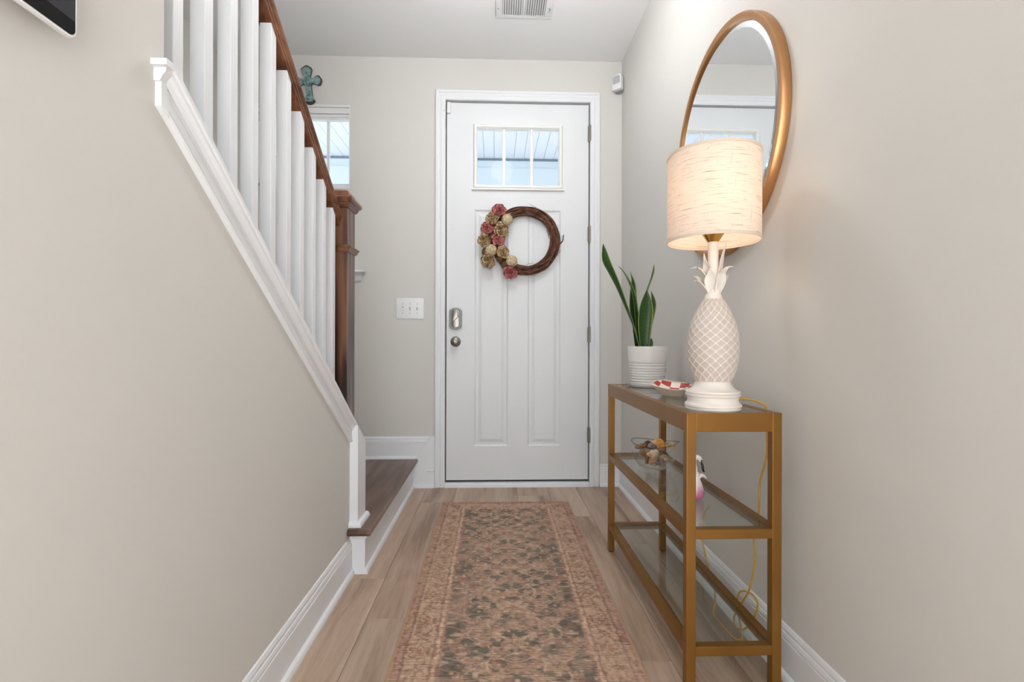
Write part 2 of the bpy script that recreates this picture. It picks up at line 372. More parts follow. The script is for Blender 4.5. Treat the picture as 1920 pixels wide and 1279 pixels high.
# keypad deadbolt
dx, dz = -0.253, 1.081
pl_ = [(-0.040, -0.050), (-0.040, 0.050), (-0.034, 0.058), (-0.018, 0.067), (0, 0.070), (0.018, 0.067), (0.034, 0.058), (0.040, 0.050), (0.040, -0.050), (0.034, -0.058), (0.018, -0.067), (0, -0.070), (-0.018, -0.067), (-0.034, -0.058)]
db = dpart(MB().prism([(dx + a, dz + b) for a, b in pl_], FY - 0.016, FY, 'y'), 'deadbolt', PEWTER, bevel=0.002)
MB().prism([(dx + a * 0.62, dz + 0.002 + b * 0.88) for a, b in pl_], FY - 0.030, FY - 0.015, 'y').build('inner_plate', NICKEL, db, bevel=0.004, smooth=SM)
MB().prism([(dx - 0.022, dz - 0.022), (dx + 0.004, dz - 0.004), (dx + 0.022, dz + 0.012), (dx + 0.013, dz + 0.052), (dx - 0.010, dz + 0.052), (dx - 0.016, dz + 0.022)], FY - 0.043, FY - 0.029, 'y').build('thumb_turn', NICKEL, db, bevel=0.005, smooth=SM)
# knob
def lathe_y(prof, x, y, z, seg=28):
    mb = MB().lathe([(r, h) for r, h in prof], (0, 0, 0), seg); mb.v = [(x + a, y - c, z + b) for a, b, c in mb.v]; return mb
kn = dpart(lathe_y([(0, 0), (0.033, 0), (0.033, 0.004), (0.028, 0.010), (0.014, 0.013), (0.013, 0.026), (0.022, 0.032), (0.027, 0.042), (0.026, 0.052), (0.019, 0.058), (0, 0.059)], -0.253, FY, 0.933), 'door_knob', NICKEL, smooth=SM)
lathe_y([(0, 0.0585), (0.008, 0.0585), (0.008, 0.062), (0.006, 0.064), (0, 0.064)], -0.255, FY, 0.935, 12).build('turn_button', NICKEL, kn, smooth=SM)
dpart(MB().box(-0.3185, -0.3165, FY - 0.02, FY + 0.004, 0.885, 0.985), 'strike_plate', PEWTER)

# ---- window beside the door (behind the stair railing)
win = MB()
wf = [(0, 0), (0, 0.03), (0.03, 0.03), (0.03, 0)]
for x0, x1, z0, z1, y0, y1 in ((WX0, WX1, WZ1 - 0.014, WZ1, YB - 0.001, YB + 0.12), (WX1 - 0.006, WX1, WZ0, WZ1, YB - 0.0, YB + 0.12), (WX0, WX0 + 0.006, WZ0, WZ1, YB, YB + 0.12), (WX0, WX1, WZ0, WZ0 + 0.010, YB - 0.004, YB + 0.12),
                               (WX0, WX1, WZ0 + 0.010, WZ0 + 0.046, YB + 0.045, YB + 0.09), (WX0, WX0 + 0.03, WZ0, WZ1, YB + 0.045, YB + 0.09), (WX1 - 0.012, WX1, WZ0, WZ1, YB + 0.045, YB + 0.09)):
    win.box(x0, x1, y0, y1, z0, z1)
w1 = struct(win.build('window_1', TRIM), 'white framed window behind the stair railing')
MB().box(WX0 + 0.006, WX1 - 0.006, YB + 0.010, YB + 0.05, WZ1 - 0.052, WZ1 - 0.014).box(WX0 + 0.006, WX1 - 0.006, YB + 0.014, YB + 0.055, WZ1 - 0.072, WZ1 - 0.054).box(WX0 + 0.006, WX1 - 0.006, YB + 0.012, YB + 0.05, WZ1 - 0.090, WZ1 - 0.074).build('rolled_blind', PLASTIC, w1, bevel=0.004)
for xc in (-1.083, -1.235, -1.387): MB().box(xc - 0.008, xc + 0.008, YB + 0.056, YB + 0.072, WZ0 + 0.046, WZ1 - 0.014).build('muntin', LITEF, w1)
for a, b in ((WX0 + 0.03, -1.395), (-1.379, -1.243), (-1.227, -1.091), (-1.075, WX1 - 0.012)): MB().box(a, b, YB + 0.062, YB + 0.066, WZ0 + 0.046, WZ1 - 0.014).build('pane', PANE, w1)
# ---- porch outside the door
PORCH = mat('haint_blue_boards', (222, 228, 243), 0.6, var=0.015)
PBEAM = mat('porch_beam_paint', (222, 234, 242), 0.6, var=0.01)
pc = struct(MB().box(-4.2, 3.4, YB + 0.13, 5.05, 2.765, 2.80).build('porch_ceiling', PORCH), 'pale blue board ceiling of the porch outside')
bmesh_board = MB().box(-0.0475, 0.0475, YB + 0.13, 5.0, 2.758, 2.765).mesh('porch_board', PORCH, bevel=0.002)
for k in range(76): put('porch_board', bmesh_board, pc, (-4.1 + 0.0985 * k, 0, 0))
struct(MB().box(-4.2, 3.4, 5.0, 5.2, 2.40, 2.765).box(-4.2, 3.4, 4.985, 5.0, 2.40, 2.66).build('porch_beam', PBEAM), 'pale beam along the outer edge of the porch')
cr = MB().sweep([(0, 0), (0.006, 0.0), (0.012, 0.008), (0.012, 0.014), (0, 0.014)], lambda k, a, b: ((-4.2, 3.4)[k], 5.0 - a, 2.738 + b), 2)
struct(cr.build('porch_shadow_line', mat('porch_shadow_bead', (120, 135, 150), 0.7, var=0.1, vscale=30)), 'thin grey bead drawn as the shadow line where porch ceiling meets beam')  # grey colour stands in for the shadow line at the joint
struct(MB().box(-14, 14, YB + 0.12, 20, -0.25, -0.15).build('porch_ground', mat('concrete', (186, 184, 178), 0.9, var=0.05)), 'pale concrete outside')

# ================================================================== STAIRS
st = empty('staircase', (-1.2, 2.0, 0)); tag(st, 'dark wooden landing step with white riser turning into the stairs', 'staircase')
sinv = Matrix.Translation((1.2, -2.0, 0))
def spart(mb, name, mt, **k):
    o = mb.build(name, mt, st, **k); o.matrix_parent_inverse = sinv; return o
TT = 0.028
# landing tread: nosing on the hall side and a short return in front of the post
m = MB()
nose = [(0, 0), (0.0, -TT), (0.012, -TT), (0.020, -TT + 0.004), (0.024, -0.014), (0.021, -0.004), (0.016, 0)]
m.sweep(nose, lambda k, a, b: ((-0.583, -0.513 + a, -0.513 + a)[k], (2.026 - a, 2.026 - a, YB - 0.014)[k], LZ + b), 3)
m.box(SXL + 0.001, -0.513, 2.171, YB - 0.001, LZ - TT, LZ).box(-0.583, -0.513, 2.026, 2.171, LZ - TT, LZ)
spart(m, 'landing_tread', TREADWOOD)
m = MB().box(-0.584, -0.521, 2.040, YB - 0.014, 0, LZ - TT)
spart(m, 'landing_riser', TRIM)
m = MB().sweep([(a - 0.013, b) for a, b in SHOE], lambda k, a, b: ((-0.584, -0.521 + a, -0.521 + a)[k], (2.040 - a, 2.040 - a, YB - 0.014)[k], b), 3)
spart(m, 'shoe_moulding', TRIM)
m = MB().sweep([(0, -TT - 0.018), (0.004, -TT - 0.018), (0.010, -TT - 0.006), (0.012, -TT), (0, -TT)], lambda k, a, b: ((-0.57, -0.521 + a, -0.521 + a)[k], (2.040 - a, 2.040 - a, YB - 0.014)[k], LZ + b), 3)
spart(m, 'cove_moulding', TRIM)
for k in range(9):                                            # the flight rising towards the viewer behind the knee wall
    y1 = 2.02 - 0.262 * k; z = LZ + 0.1835 * (k + 1)
    spart(MB().box(SXL + 0.02, -0.712, y1 - 0.275, y1 + 0.02, z - TT, z), 'tread', TREADWOOD)
    spart(MB().box(SXL + 0.02, -0.712, y1 - 0.018, y1, z - 0.1835, z - TT), 'riser', TRIM)

# ---- railing: newel, handrail, balusters
rl = empty('stair_railing', (-0.636, 2.06, 0.55)); tag(rl, 'stair railing with dark wooden newel and handrail and white square balusters', 'railing')
rinv = Matrix.Translation((0.636, -2.06, -0.55))
def rpart(mb, name, mt, parent=None, **k):
    o = mb.build(name, mt, parent or rl, **k)
    if parent is None: o.matrix_parent_inverse = rinv
    else: o.matrix_parent_inverse = rinv if parent.type == 'EMPTY' else Matrix.Identity(4)
    return o
NX, NY, NW = -0.636, 2.061, 0.051
nw = rpart(MB().box(NX - NW, NX + NW, NY - NW, NY + NW, zcap(NY + NW) - 0.005, 1.492), 'newel_post', DARKWOOD_Z, bevel=0.002)
def sqring(mb, prof):                                          # prof: (half-width, z) rings
    vs_ = []; fs_ = []
    for h, z in prof: vs_ += [(NX - h, NY - h, z), (NX + h, NY - h, z), (NX + h, NY + h, z), (NX - h, NY + h, z)]
    for r in range(len(prof) - 1):
        for i in range(4): fs_.append((r * 4 + i, r * 4 + (i + 1) % 4, r * 4 + 4 + (i + 1) % 4, r * 4 + 4 + i))
    n = 4 * (len(prof) - 1); fs_ += [(3, 2, 1, 0), (n, n + 1, n + 2, n + 3)]
    return mb.add(vs_, fs_)
rpart(sqring(MB(), [(0.051, 1.462), (0.056, 1.464), (0.063, 1.476), (0.064, 1.482), (0.070, 1.484), (0.075, 1.494), (0.074, 1.502), (0.068, 1.508), (0.055, 1.512), (0.052, 1.530), (0.048, 1.534)]), 'newel_cap', DARKWOOD_Y, nw)
rpart(sqring(MB(), [(0.051, 1.288), (0.056, 1.290), (0.064, 1.306), (0.066, 1.309), (0.066, 1.312), (0.051, 1.318)]), 'newel_collar', DARKWOOD_Y, nw)
def zrail(y): return 1.819 - 0.70 * (y - 1.4)
RP = [(-0.019, 0), (0.019, 0), (0.020, 0.008), (0.023, 0.010), (0.024, 0.016), (0.0215, 0.020), (0.028, 0.030), (0.029, 0.040), (0.024, 0.052), (0.012, 0.059), (-0.012, 0.059), (-0.024, 0.052), (-0.029, 0.040), (-0.028, 0.030), (-0.0215, 0.020), (-0.024, 0.016), (-0.023, 0.010), (-0.020, 0.008)]
hr = MB().sweep(RP, lambda k, a, b: (NX + a, (0.6, 2.012)[k], zrail((0.6, 2.012)[k]) + b * 1.05), 2)
rpart(hr, 'handrail', DARKWOOD_Y, smooth=math.radians(32))
bal_y = [0.880 + 0.1056 * k for k in range(11)]
for y in bal_y:
    h = 0.016
    yf, ybk = y, y + 0.032
    m = MB().add([(NX - h, yf, zcap(yf) - 0.001), (NX + h, yf, zcap(yf) - 0.001), (NX + h, ybk, zcap(ybk) - 0.001), (NX - h, ybk, zcap(ybk) - 0.001),
                  (NX - h, yf, zrail(yf) + 0.002), (NX + h, yf, zrail(yf) + 0.002), (NX + h, ybk, zrail(ybk) + 0.002), (NX - h, ybk, zrail(ybk) + 0.002)],
                 [(0, 3, 2, 1), (4, 5, 6, 7), (0, 1, 5, 4), (1, 2, 6, 5), (2, 3, 7, 6), (3, 0, 4, 7)])
    rpart(m, 'baluster', TRIM, bevel=0.0015)

# ================================================================== HALL CEILING LIGHT (above the viewer)
hl = empty('ceiling_light', (0.06, 1.98, ZC)); tag(hl, 'white glass globe ceiling light hanging above the hallway', 'ceiling light')
MB().lathe([(0.001, -0.0005), (0.065, -0.0005), (0.065, -0.012), (0.05, -0.022), (0.001, -0.022)], (0, 0, 0), 32).build('canopy', NICKEL, hl, smooth=SM)
MB().lathe([(0.001, -0.02), (0.008, -0.02), (0.008, -0.155), (0.045, -0.16), (0.05, -0.185), (0.001, -0.185)], (0, 0, 0), 24).build('stem', NICKEL, hl, smooth=SM)
MB().lathe([(0.10 * math.cos(t) + 0.0005, -0.27 + 0.10 * math.sin(t)) for t in [-PI / 2 + PI * 0.87 * i / 18 for i in range(19)]], (0, 0, 0), 32).build('globe', emit('globe_glow', (0.97, 0.985, 1.0), HALL_LIGHT), hl, smooth=True)

# ================================================================== THINGS ON WALLS AND CEILING
# ceiling vent
vt = empty('ceiling_vent', (0.154, 2.67, ZC)); tag(vt, 'white metal air vent with thin louvres on the ceiling', 'vent')
m = MB()
vw, vh, bd = 0.154, 0.137, 0.036
m.prism([(-vw, -vh), (vw, -vh), (vw, -vh + 0.022), (-vw, -vh + 0.022)], -0.006, -0.0005, 'z').prism([(-vw, vh - 0.022), (vw, vh - 0.022), (vw, vh), (-vw, vh)], -0.006, -0.0005, 'z')
m.box(-vw, -vw + bd, -vh + 0.022, vh - 0.022, -0.006, -0.0005).box(vw - bd, vw, -vh + 0.022, vh - 0.022, -0.006, -0.0005).box(-0.006, 0.006, -vh + 0.022, vh - 0.022, -0.006, -0.0005)
m.build('frame', PLASTIC, vt, bevel=0.002)
MB().box(-vw + bd, vw - bd, -vh + 0.022, vh - 0.022, -0.0012, -0.0003).build('duct_shade', mat('vent_shadow', (150, 150, 152), 0.9, var=0.02), vt)  # grey sheet painted as the shade between the slats
sl = MB().add([(-0.0042, -vh + 0.022, -0.0065), (0.0022, -vh + 0.022, -0.002), (0.0032, -vh + 0.022, -0.002), (-0.0028, -vh + 0.022, -0.0068), (-0.0042, vh - 0.022, -0.0065), (0.0022, vh - 0.022, -0.002), (0.0032, vh - 0.022, -0.002), (-0.0028, vh - 0.022, -0.0068)],
              [(0, 1, 5, 4), (1, 2, 6, 5), (2, 3, 7, 6), (3, 0, 4, 7), (0, 3, 2, 1), (4, 5, 6, 7)]).mesh('slat', PLASTIC)
for k in range(18):
    x = (-0.112 + 0.0125 * k) if k < 9 else (0.012 + 0.0125 * (k - 9))
    put('slat', sl, vt, (x, 0, 0))
for sx, sy in ((-0.142, 0.06), (0.142, 0.06), (-0.142, -0.06), (0.142, -0.06)): MB().lathe([(0, -0.0075), (0.003, -0.007), (0.004, -0.006)], (sx, sy, 0), 10).build('screw', NICKEL, vt)
MB().tube([(0.135, 0.05, -0.006), (0.140, 0.035, -0.016), (0.136, 0.07, -0.012)], 0.0018, 6).build('damper_lever', NICKEL, vt)

# cross on the back wall
k = NT('verdigris'); k.b.inputs['Roughness'].default_value = 0.7
v = k.coords(); nz = k.n('ShaderNodeTexNoise', Scale=45.0, Detail=5.0); k.l(v, nz.inputs['Vector'])
k.l(k.ramp(nz.outputs['Fac'], [(0.32, lin((74, 84, 80))), (0.45, lin((118, 146, 144))), (0.7, lin((152, 182, 180)))]), k.b.inputs['Base Color']); k.bump(nz.outputs['Fac'], 0.5, 0.002)
VERD = k.m; VEDGE = mat('aged_bronze_edge', (66, 64, 56), 0.6, 0.2, var=0.2, vscale=40)
cr = empty('metal_cross', (-1.187, YB - 0.002, 2.57)); cr.rotation_euler = (0, math.radians(-6), 0); tag(cr, 'small verdigris green cross hung on the wall above the window', 'cross')
def cross_poly(s, g=0.0):
    top = [(-0.018, 0.035), (-0.034, 0.082), (-0.030, 0.094), (-0.012, 0.108), (0.0, 0.112), (0.012, 0.108), (0.030, 0.094), (0.034, 0.082), (0.018, 0.035)]
    rgt = [(0.030, 0.024), (0.062, 0.044), (0.074, 0.040), (0.088, 0.018), (0.088, 0.004), (0.076, -0.020), (0.064, -0.022), (0.028, -0.004)]
    bot = [(0.019, -0.020), (0.021, -0.09), (0.034, -0.120), (0.018, -0.134), (0, -0.138), (-0.018, -0.134), (-0.034, -0.120), (-0.021, -0.09), (-0.019, -0.020)]
    lft = [(-x, z) for x, z in rgt[::-1]]
    return [(x * s, z * s) for x, z in top + rgt + bot + lft]
MB().prism(cross_poly(1.0), -0.014, -0.001, 'y').build('back_plate', VEDGE, cr, bevel=0.003)
MB().prism(cross_poly(0.9), -0.018, -0.012, 'y').build('face', VERD, cr, bevel=0.002)
MB().lathe([(0, 0.0), (0.014, 0.001), (0.012, 0.004), (0.004, 0.005), (0, 0.005)], (0, 0, 0), 12).build('boss', VERD, cr, smooth=True, loc=(0, -0.018, 0.008)).rotation_euler = (PI / 2, 0, 0)

# corner motion sensor
ms = empty('motion_sensor', (0.786, 3.192, 2.593), math.radians(-45)); tag(ms, 'small white motion sensor in the upper corner of the wall', 'sensor')
MB().prism([(-0.030, -0.052), (0.030, -0.052), (0.030, 0.034), (0.022, 0.044), (-0.022, 0.044), (-0.030, 0.034)], 0.006, 0.040, 'y').build('back_case', mat('sensor_grey', (150, 152, 156), 0.5, var=0.02), ms, bevel=0.004)
MB().prism([(-0.034, -0.046), (0.034, -0.046), (0.034, 0.036), (0.024, 0.050), (-0.024, 0.050), (-0.034, 0.036)], -0.022, 0.010, 'y').build('front_case', PLASTIC, ms, bevel=0.006, smooth=SM)
MB().prism([(-0.025, -0.008), (0.025, -0.008), (0.025, 0.030), (0.018, 0.040), (-0.018, 0.040), (-0.025, 0.030)], -0.0245, -0.020, 'y').build('lens', mat('sensor_lens', (186, 188, 192), 0.5, var=0.03, vscale=200), ms, bevel=0.001)
# door contact sensor
dc = empty('contact_sensor', (-0.3005, FY - 0.0005, 2.436)); tag(dc, 'small white contact sensor at the top left corner of the front door', 'sensor')
MB().box(-0.0115, 0.0125, -0.016, 0, -0.036, 0.034).build('transmitter', PLASTIC, dc, bevel=0.003)
MB().box(-0.033, -0.021, -0.040, -0.0295, -0.028, 0.030).build('magnet', PLASTIC, dc, bevel=0.002)
# triple light switch
sw = empty('light_switch', (-0.5435, YB, 1.144)); tag(sw, 'white three gang toggle switch plate on the wall left of the door', 'light switch')
MB().box(-0.087, 0.087, -0.006, 0, -0.066, 0.066).build('plate', PLASTIC, sw, bevel=0.003, smooth=SM)
for i, x in enumerate((-0.046, 0, 0.046)):
    MB().box(x - 0.006, x + 0.006, -0.0064, -0.004, -0.0135, 0.0135).build('slot', mat('switch_slot', (205, 205, 206), 0.6, var=0.02), sw)
    dn = -1 if i == 0 else 1
    MB().prism([(-0.004, -0.005 * 1), (-0.018, 0.0075 * dn), (-0.018, 0.0125 * dn), (-0.004, 0.007)], x - 0.0043, x + 0.0043, 'x').build('toggle', PLASTIC, sw, bevel=0.001)
    for z in (0.030, -0.030): MB().lathe([(0, 0.0012), (0.0022, 0.001), (0.003, 0)], (0, 0, 0), 8).build('screw', NICKEL, sw, loc=(x, -0.006, z)).rotation_euler = (PI / 2, 0, 0)
# white wall ledge behind the newel
lg = empty('floating_shelf', (-1.05, YB, 1.345)); tag(lg, 'small white moulded wall shelf half hidden behind the newel post', 'shelf')
lo = [(0, -0.030), (0.012, -0.030), (0.018, -0.024), (0.026, 0.004), (0.036, 0.020), (0.042, 0.024), (0, 0.024)]
MB().sweep(lo, lambda k, a, b: ((-0.21 - a * 0.6, 0.19 + a * 0.6)[k], -a, b), 2).build('bracket_moulding', TRIM, lg)
MB().box(-0.245, 0.226, -0.056, 0, 0.024, 0.036).build('shelf_board', TRIM, lg, bevel=0.002)
# alarm touch panel on the left wall
tp = empty('touch_panel', (XL, 0.592, 1.40)); tag(tp, 'white wall mounted touch panel with black screen at upper left', 'touch panel')
def rrect(w, h, r, n=6):
    return [(sx * (w - r) + r * math.cos(t), sz * (h - r) + r * math.sin(t)) for sx, sz, t0 in ((1, 1, 0), (-1, 1, PI / 2), (-1, -1, PI), (1, -1, 1.5 * PI)) for t in [t0 + PI / 2 * i / n for i in range(n + 1)]]
b0 = rrect(0.100, 0.068, 0.013)
m = MB(); n = len(b0)
def ring(s, d): return [(d, y - s * (1 if y > 0 else -1), z - s * (1 if z > 0 else -1)) for y, z in b0]
rings = [ring(0.022, 0.0), ring(0.016, 0.006), ring(0.004, 0.014), ring(0.0, 0.019), ring(0.0, 0.0225), ring(0.0015, 0.0245)]
vs_ = sum(rings, []); fs_ = [(r * n + i, r * n + (i + 1) % n, r * n + n + (i + 1) % n, r * n + n + i) for r in range(len(rings) - 1) for i in range(n)] + [tuple(range(n)), tuple(range((len(rings) - 1) * n, len(rings) * n))]
m.add(vs_, fs_).build('case', PLASTIC, tp, smooth=SM)
SCR = mat('black_screen_glass', (6, 6, 7), 0.12, var=0.02, spec=0.12); LCD = mat('grey_display', (44, 44, 50), 0.25, var=0.02, spec=0.15)
MB().prism(rrect(0.0955, 0.0635, 0.0095), 0.0240, 0.0252, 'x').build('screen', SCR, tp)
MB().box(0.0252, 0.0256, -0.0945, 0.0945, -0.043, 0.052).build('display', LCD, tp)

# ================================================================== WREATH
wr = empty('wreath', (0.193, FY - 0.005, 1.582)); tag(wr, 'grapevine wreath with pink, tan and cream flowers hanging on the front door', 'wreath')
rnd = random.Random(3)
VINE = NT('grapevine'); VINE.b.inputs['Roughness'].default_value = 0.55
v = VINE.coords(); nz = VINE.n('ShaderNodeTexNoise', Scale=38.0, Detail=4.0); VINE.l(v, nz.inputs['Vector'])
vc = VINE.ramp(nz.outputs['Fac'], [(0.3, lin((58, 30, 20))), (0.5, lin((108, 64, 44))), (0.72, lin((150, 102, 74)))])
oi = VINE.n('ShaderNodeObjectInfo'); vm = VINE.n('ShaderNodeMixRGB', blend_type='MULTIPLY', Fac=1.0); VINE.l(vc, vm.inputs[1]); VINE.l(VINE.ramp(oi.outputs['Random'], [(0.0, (0.55, 0.52, 0.5)), (0.7, (1, 1, 1)), (1.0, (1.7, 1.6, 1.5))]), vm.inputs[2])
VINE.l(vm.outputs[0], VINE.b.inputs['Base Color']); VINE = VINE.m
for s in range(44):
    R0 = 0.190 + rnd.uniform(-0.026, 0.030); dpt = rnd.uniform(0.006, 0.052); ph = rnd.uniform(0, 2 * PI); a1 = rnd.uniform(0.003, 0.011); f1 = rnd.choice((2, 3, 4, 5)); p1 = rnd.uniform(0, 6); a2 = rnd.uniform(0.003, 0.012); f2 = rnd.choice((2, 3, 4)); p2 = rnd.uniform(0, 6)
    pts = []
    for i in range(72):
        t = ph + 2 * PI * i / 71 * rnd.choice((1,)) * 1.02
        # keep the bundle round: depth and radius move together around the core
        r = R0 + a1 * math.sin(f1 * t + p1); y = -dpt + a2 * math.sin(f2 * t + p2)
        dr, dy = r - 0.190, y + 0.029; q = math.hypot(dr, dy)
        if q > 0.031: r, y = 0.190 + dr * 0.031 / q, -0.029 + dy * 0.031 / q
        pts.append((r * math.cos(t), min(y, -0.003), r * math.sin(t)))
    MB().tube(pts, lambda u, w=rnd.uniform(0.0022, 0.0048): w, 5).build('vine', VINE, wr, smooth=True)
for s in range(9):                                        # stray twig ends and tendrils
    t = rnd.uniform(-1.9, 2.0); r = rnd.choice((0.155, 0.222)); sg = 1 if r > 0.19 else -1
    p0 = Vector((r * math.cos(t), -0.03, r * math.sin(t))); tg = Vector((-math.sin(t), 0, math.cos(t))); ra = Vector((math.cos(t), 0, math.sin(t))) * sg
    L = rnd.uniform(0.025, 0.06)
    MB().tube(spline([p0, p0 + tg * L * 0.5 + ra * 0.006, p0 + tg * L + ra * rnd.uniform(0.004, 0.016) + Vector((0, -0.008, 0))], 8), lambda u: 0.0016 * (1 - 0.6 * u), 5).build('twig', VINE, wr)
MB().tube(spline([(0.222, -0.03, -0.02), (0.240, -0.034, 0.0), (0.243, -0.04, 0.03), (0.248, -0.04, 0.034)], 8), lambda u: 0.004 - 0.001 * u, 6).build('twig', VINE, wr, smooth=True)
def petal_mat(name, c0, c1, rough=0.75):
    k = NT(name); k.b.inputs['Roughness'].default_value = rough
    v = k.coords(); nz = k.n('ShaderNodeTexNoise', Scale=70.0, Detail=3.0); k.l(v, nz.inputs['Vector'])
    k.l(k.ramp(nz.outputs['Fac'], [(0.35, lin(c0)), (0.65, lin(c1))]), k.b.inputs['Base Color']); return k.m
PINK = petal_mat('dusty_pink', (164, 82, 82), (222, 142, 136)); TAN = petal_mat('tan_wood_curl', (150, 108, 64), (240, 212, 166)); CREAM = petal_mat('cream_reed', (200, 172, 132), (246, 230, 198))
TANE = petal_mat('dark_bark_edge', (78, 50, 26), (120, 84, 46))
def rose(R, seed, n=17, sharp=1.0):
    r = random.Random(seed); mb = MB(); 
    for i in range(n):
        u = i / (n - 1); ang = i * 2.399 + r.uniform(-0.2, 0.2)
        rad = R * (0.10 + 0.62 * u); hgt = R * (0.95 - 0.45 * u); wid = R * (0.42 + 0.42 * u); tilt = 0.15 + 0.75 * u
        nu, nv = 7, 5
        def fn(a, b):
            s = a / (nu - 1) * 2 - 1; w = b / (nv - 1)
            hw = wid * math.sin(PI * (0.22 + 0.62 * w)) * (1 if w < 0.99 else 0.72)
            th = ang + s * hw / max(rad, R * 0.2)
            rr = rad * (0.55 + 0.45 * w) + R * 0.30 * tilt * w * w + R * 0.10 * s * s * (w - 0.4)
            return (rr * math.cos(th), rr * math.sin(th), R * 0.05 + hgt * w * (1 - 0.12 * s * s) - R * 0.12 * tilt * w ** 4)
        g0 = len(mb.v); mb.grid(fn, nu, nv)
        # thickness: an inner copy
        vs0 = mb.v[g0:]; fs0 = [tuple(q) for q in mb.f if min(q) >= g0]
        off = len(mb.v); mb.v += [(x * 0.94, y * 0.94, z - R * 0.012) for x, y, z in vs0]
        mb.f += [tuple(i2 - g0 + off for i2 in q[::-1]) for q in fs0]
        ed = [a for a in range(nu)] + [b * nu + nu - 1 for b in range(1, nv)] + [(nv - 1) * nu + a for a in range(nu - 2, -1, -1)] + [b * nu for b in range(nv - 2, 0, -1)]
        for a, b in zip(ed, ed[1:] + ed[:1]): mb.f.append((g0 + a, g0 + b, off + b, off + a))
    mb.lathe([(0.001, 0), (R * 0.6, R * 0.02), (R * 0.66, R * 0.22), (R * 0.4, R * 0.42), (0.001, R * 0.5)], (0, 0, 0), 14)
    return mb
def reed_ball(R, seed):
    r = random.Random(seed); mb = MB().lathe([(0.001, -R * 0.84)] + [(R * 0.84 * math.cos(t), R * 0.84 * math.sin(t)) for t in [-1.3 + 2.6 * i / 10 for i in range(11)]] + [(0.001, R * 0.84)], (0, 0, R * 0.6), 18)
    for i in range(30):
        ax = Vector((r.gauss(0, 1), r.gauss(0, 1), r.gauss(0, 0.5))).normalized(); a = ax.orthogonal().normalized(); b = ax.cross(a); o = r.uniform(-0.4, 0.4) * R; q = math.sqrt(R * R * 0.9 - o * o); st_ = r.uniform(0, 6)
        mb.tube([Vector((0, 0, R * 0.6)) + ax * o + (a * math.cos(st_ + t) + b * math.sin(st_ + t)) * q * 0.97 for t in [4.4 * j / 22 for j in range(23)]], R * 0.045, 4)
    return mb
FLW = [(0.03, 1.754, 0.038, 'p'), (-0.014, 1.706, 0.034, 't'), (0.071, 1.707, 0.034, 'c'), (-0.045, 1.645, 0.034, 'p'), (0.031, 1.641, 0.038, 't'), (0.014, 1.575, 0.034, 'p'), (-0.063, 1.570, 0.035, 't'),
       (-0.016, 1.514, 0.034, 'c'), (0.045, 1.495, 0.033, 't'), (-0.037, 1.448, 0.038, 't'), (0.102, 1.437, 0.034, 'c'), (0.099, 1.376, 0.035, 'p')]
FL_LAB = {'p': 'dusty pink fabric rose', 't': 'tan curled wood rose with dark edges', 'c': 'cream wound reed ball'}
for i, (x, z, R, t) in enumerate(FLW):
    mb = reed_ball(R * 1.12, i) if t == 'c' else rose(R * 1.4, 20 + i, 15 if t == 'p' else 20)
    me = mb.mesh('flower', {'p': PINK, 't': TAN, 'c': CREAM}[t], smooth=True)
    if t == 't':
        me.materials.append(TANE)
        for p in me.polygons:                                    # dark bark rims on the petal edges
            if p.index % 3 == 0 and p.area < 0.00002: p.material_index = 1
    o = put('flower', me, wr, (x - 0.193, -0.056 + (0.0 if t != 'c' else 0.002), z - 1.582), FL_LAB[t])
    d = Vector((x - 0.193, 0, z - 1.582)); out = d.normalized() * 0.45 if d.length > 0.19 else d.normalized() * -0.25
    o.rotation_euler = Vector((out.x, -1, out.z)).to_track_quat('Z', 'Y').to_euler()
for x, z in ((-0.02, 1.60), (-0.06, 1.50), (0.06, 1.42), (0.0, 1.68), (0.03, 1.46)):
    MB().lathe([(0.001, 0), (0.022, 0.004), (0.026, 0.02), (0.012, 0.034), (0.001, 0.036)], (0, 0, 0), 10).build('seed_pod', TANE, wr, smooth=True, loc=(x - 0.193, -0.045, z - 1.582)).rotation_euler = (PI / 2, 0.4, 0)

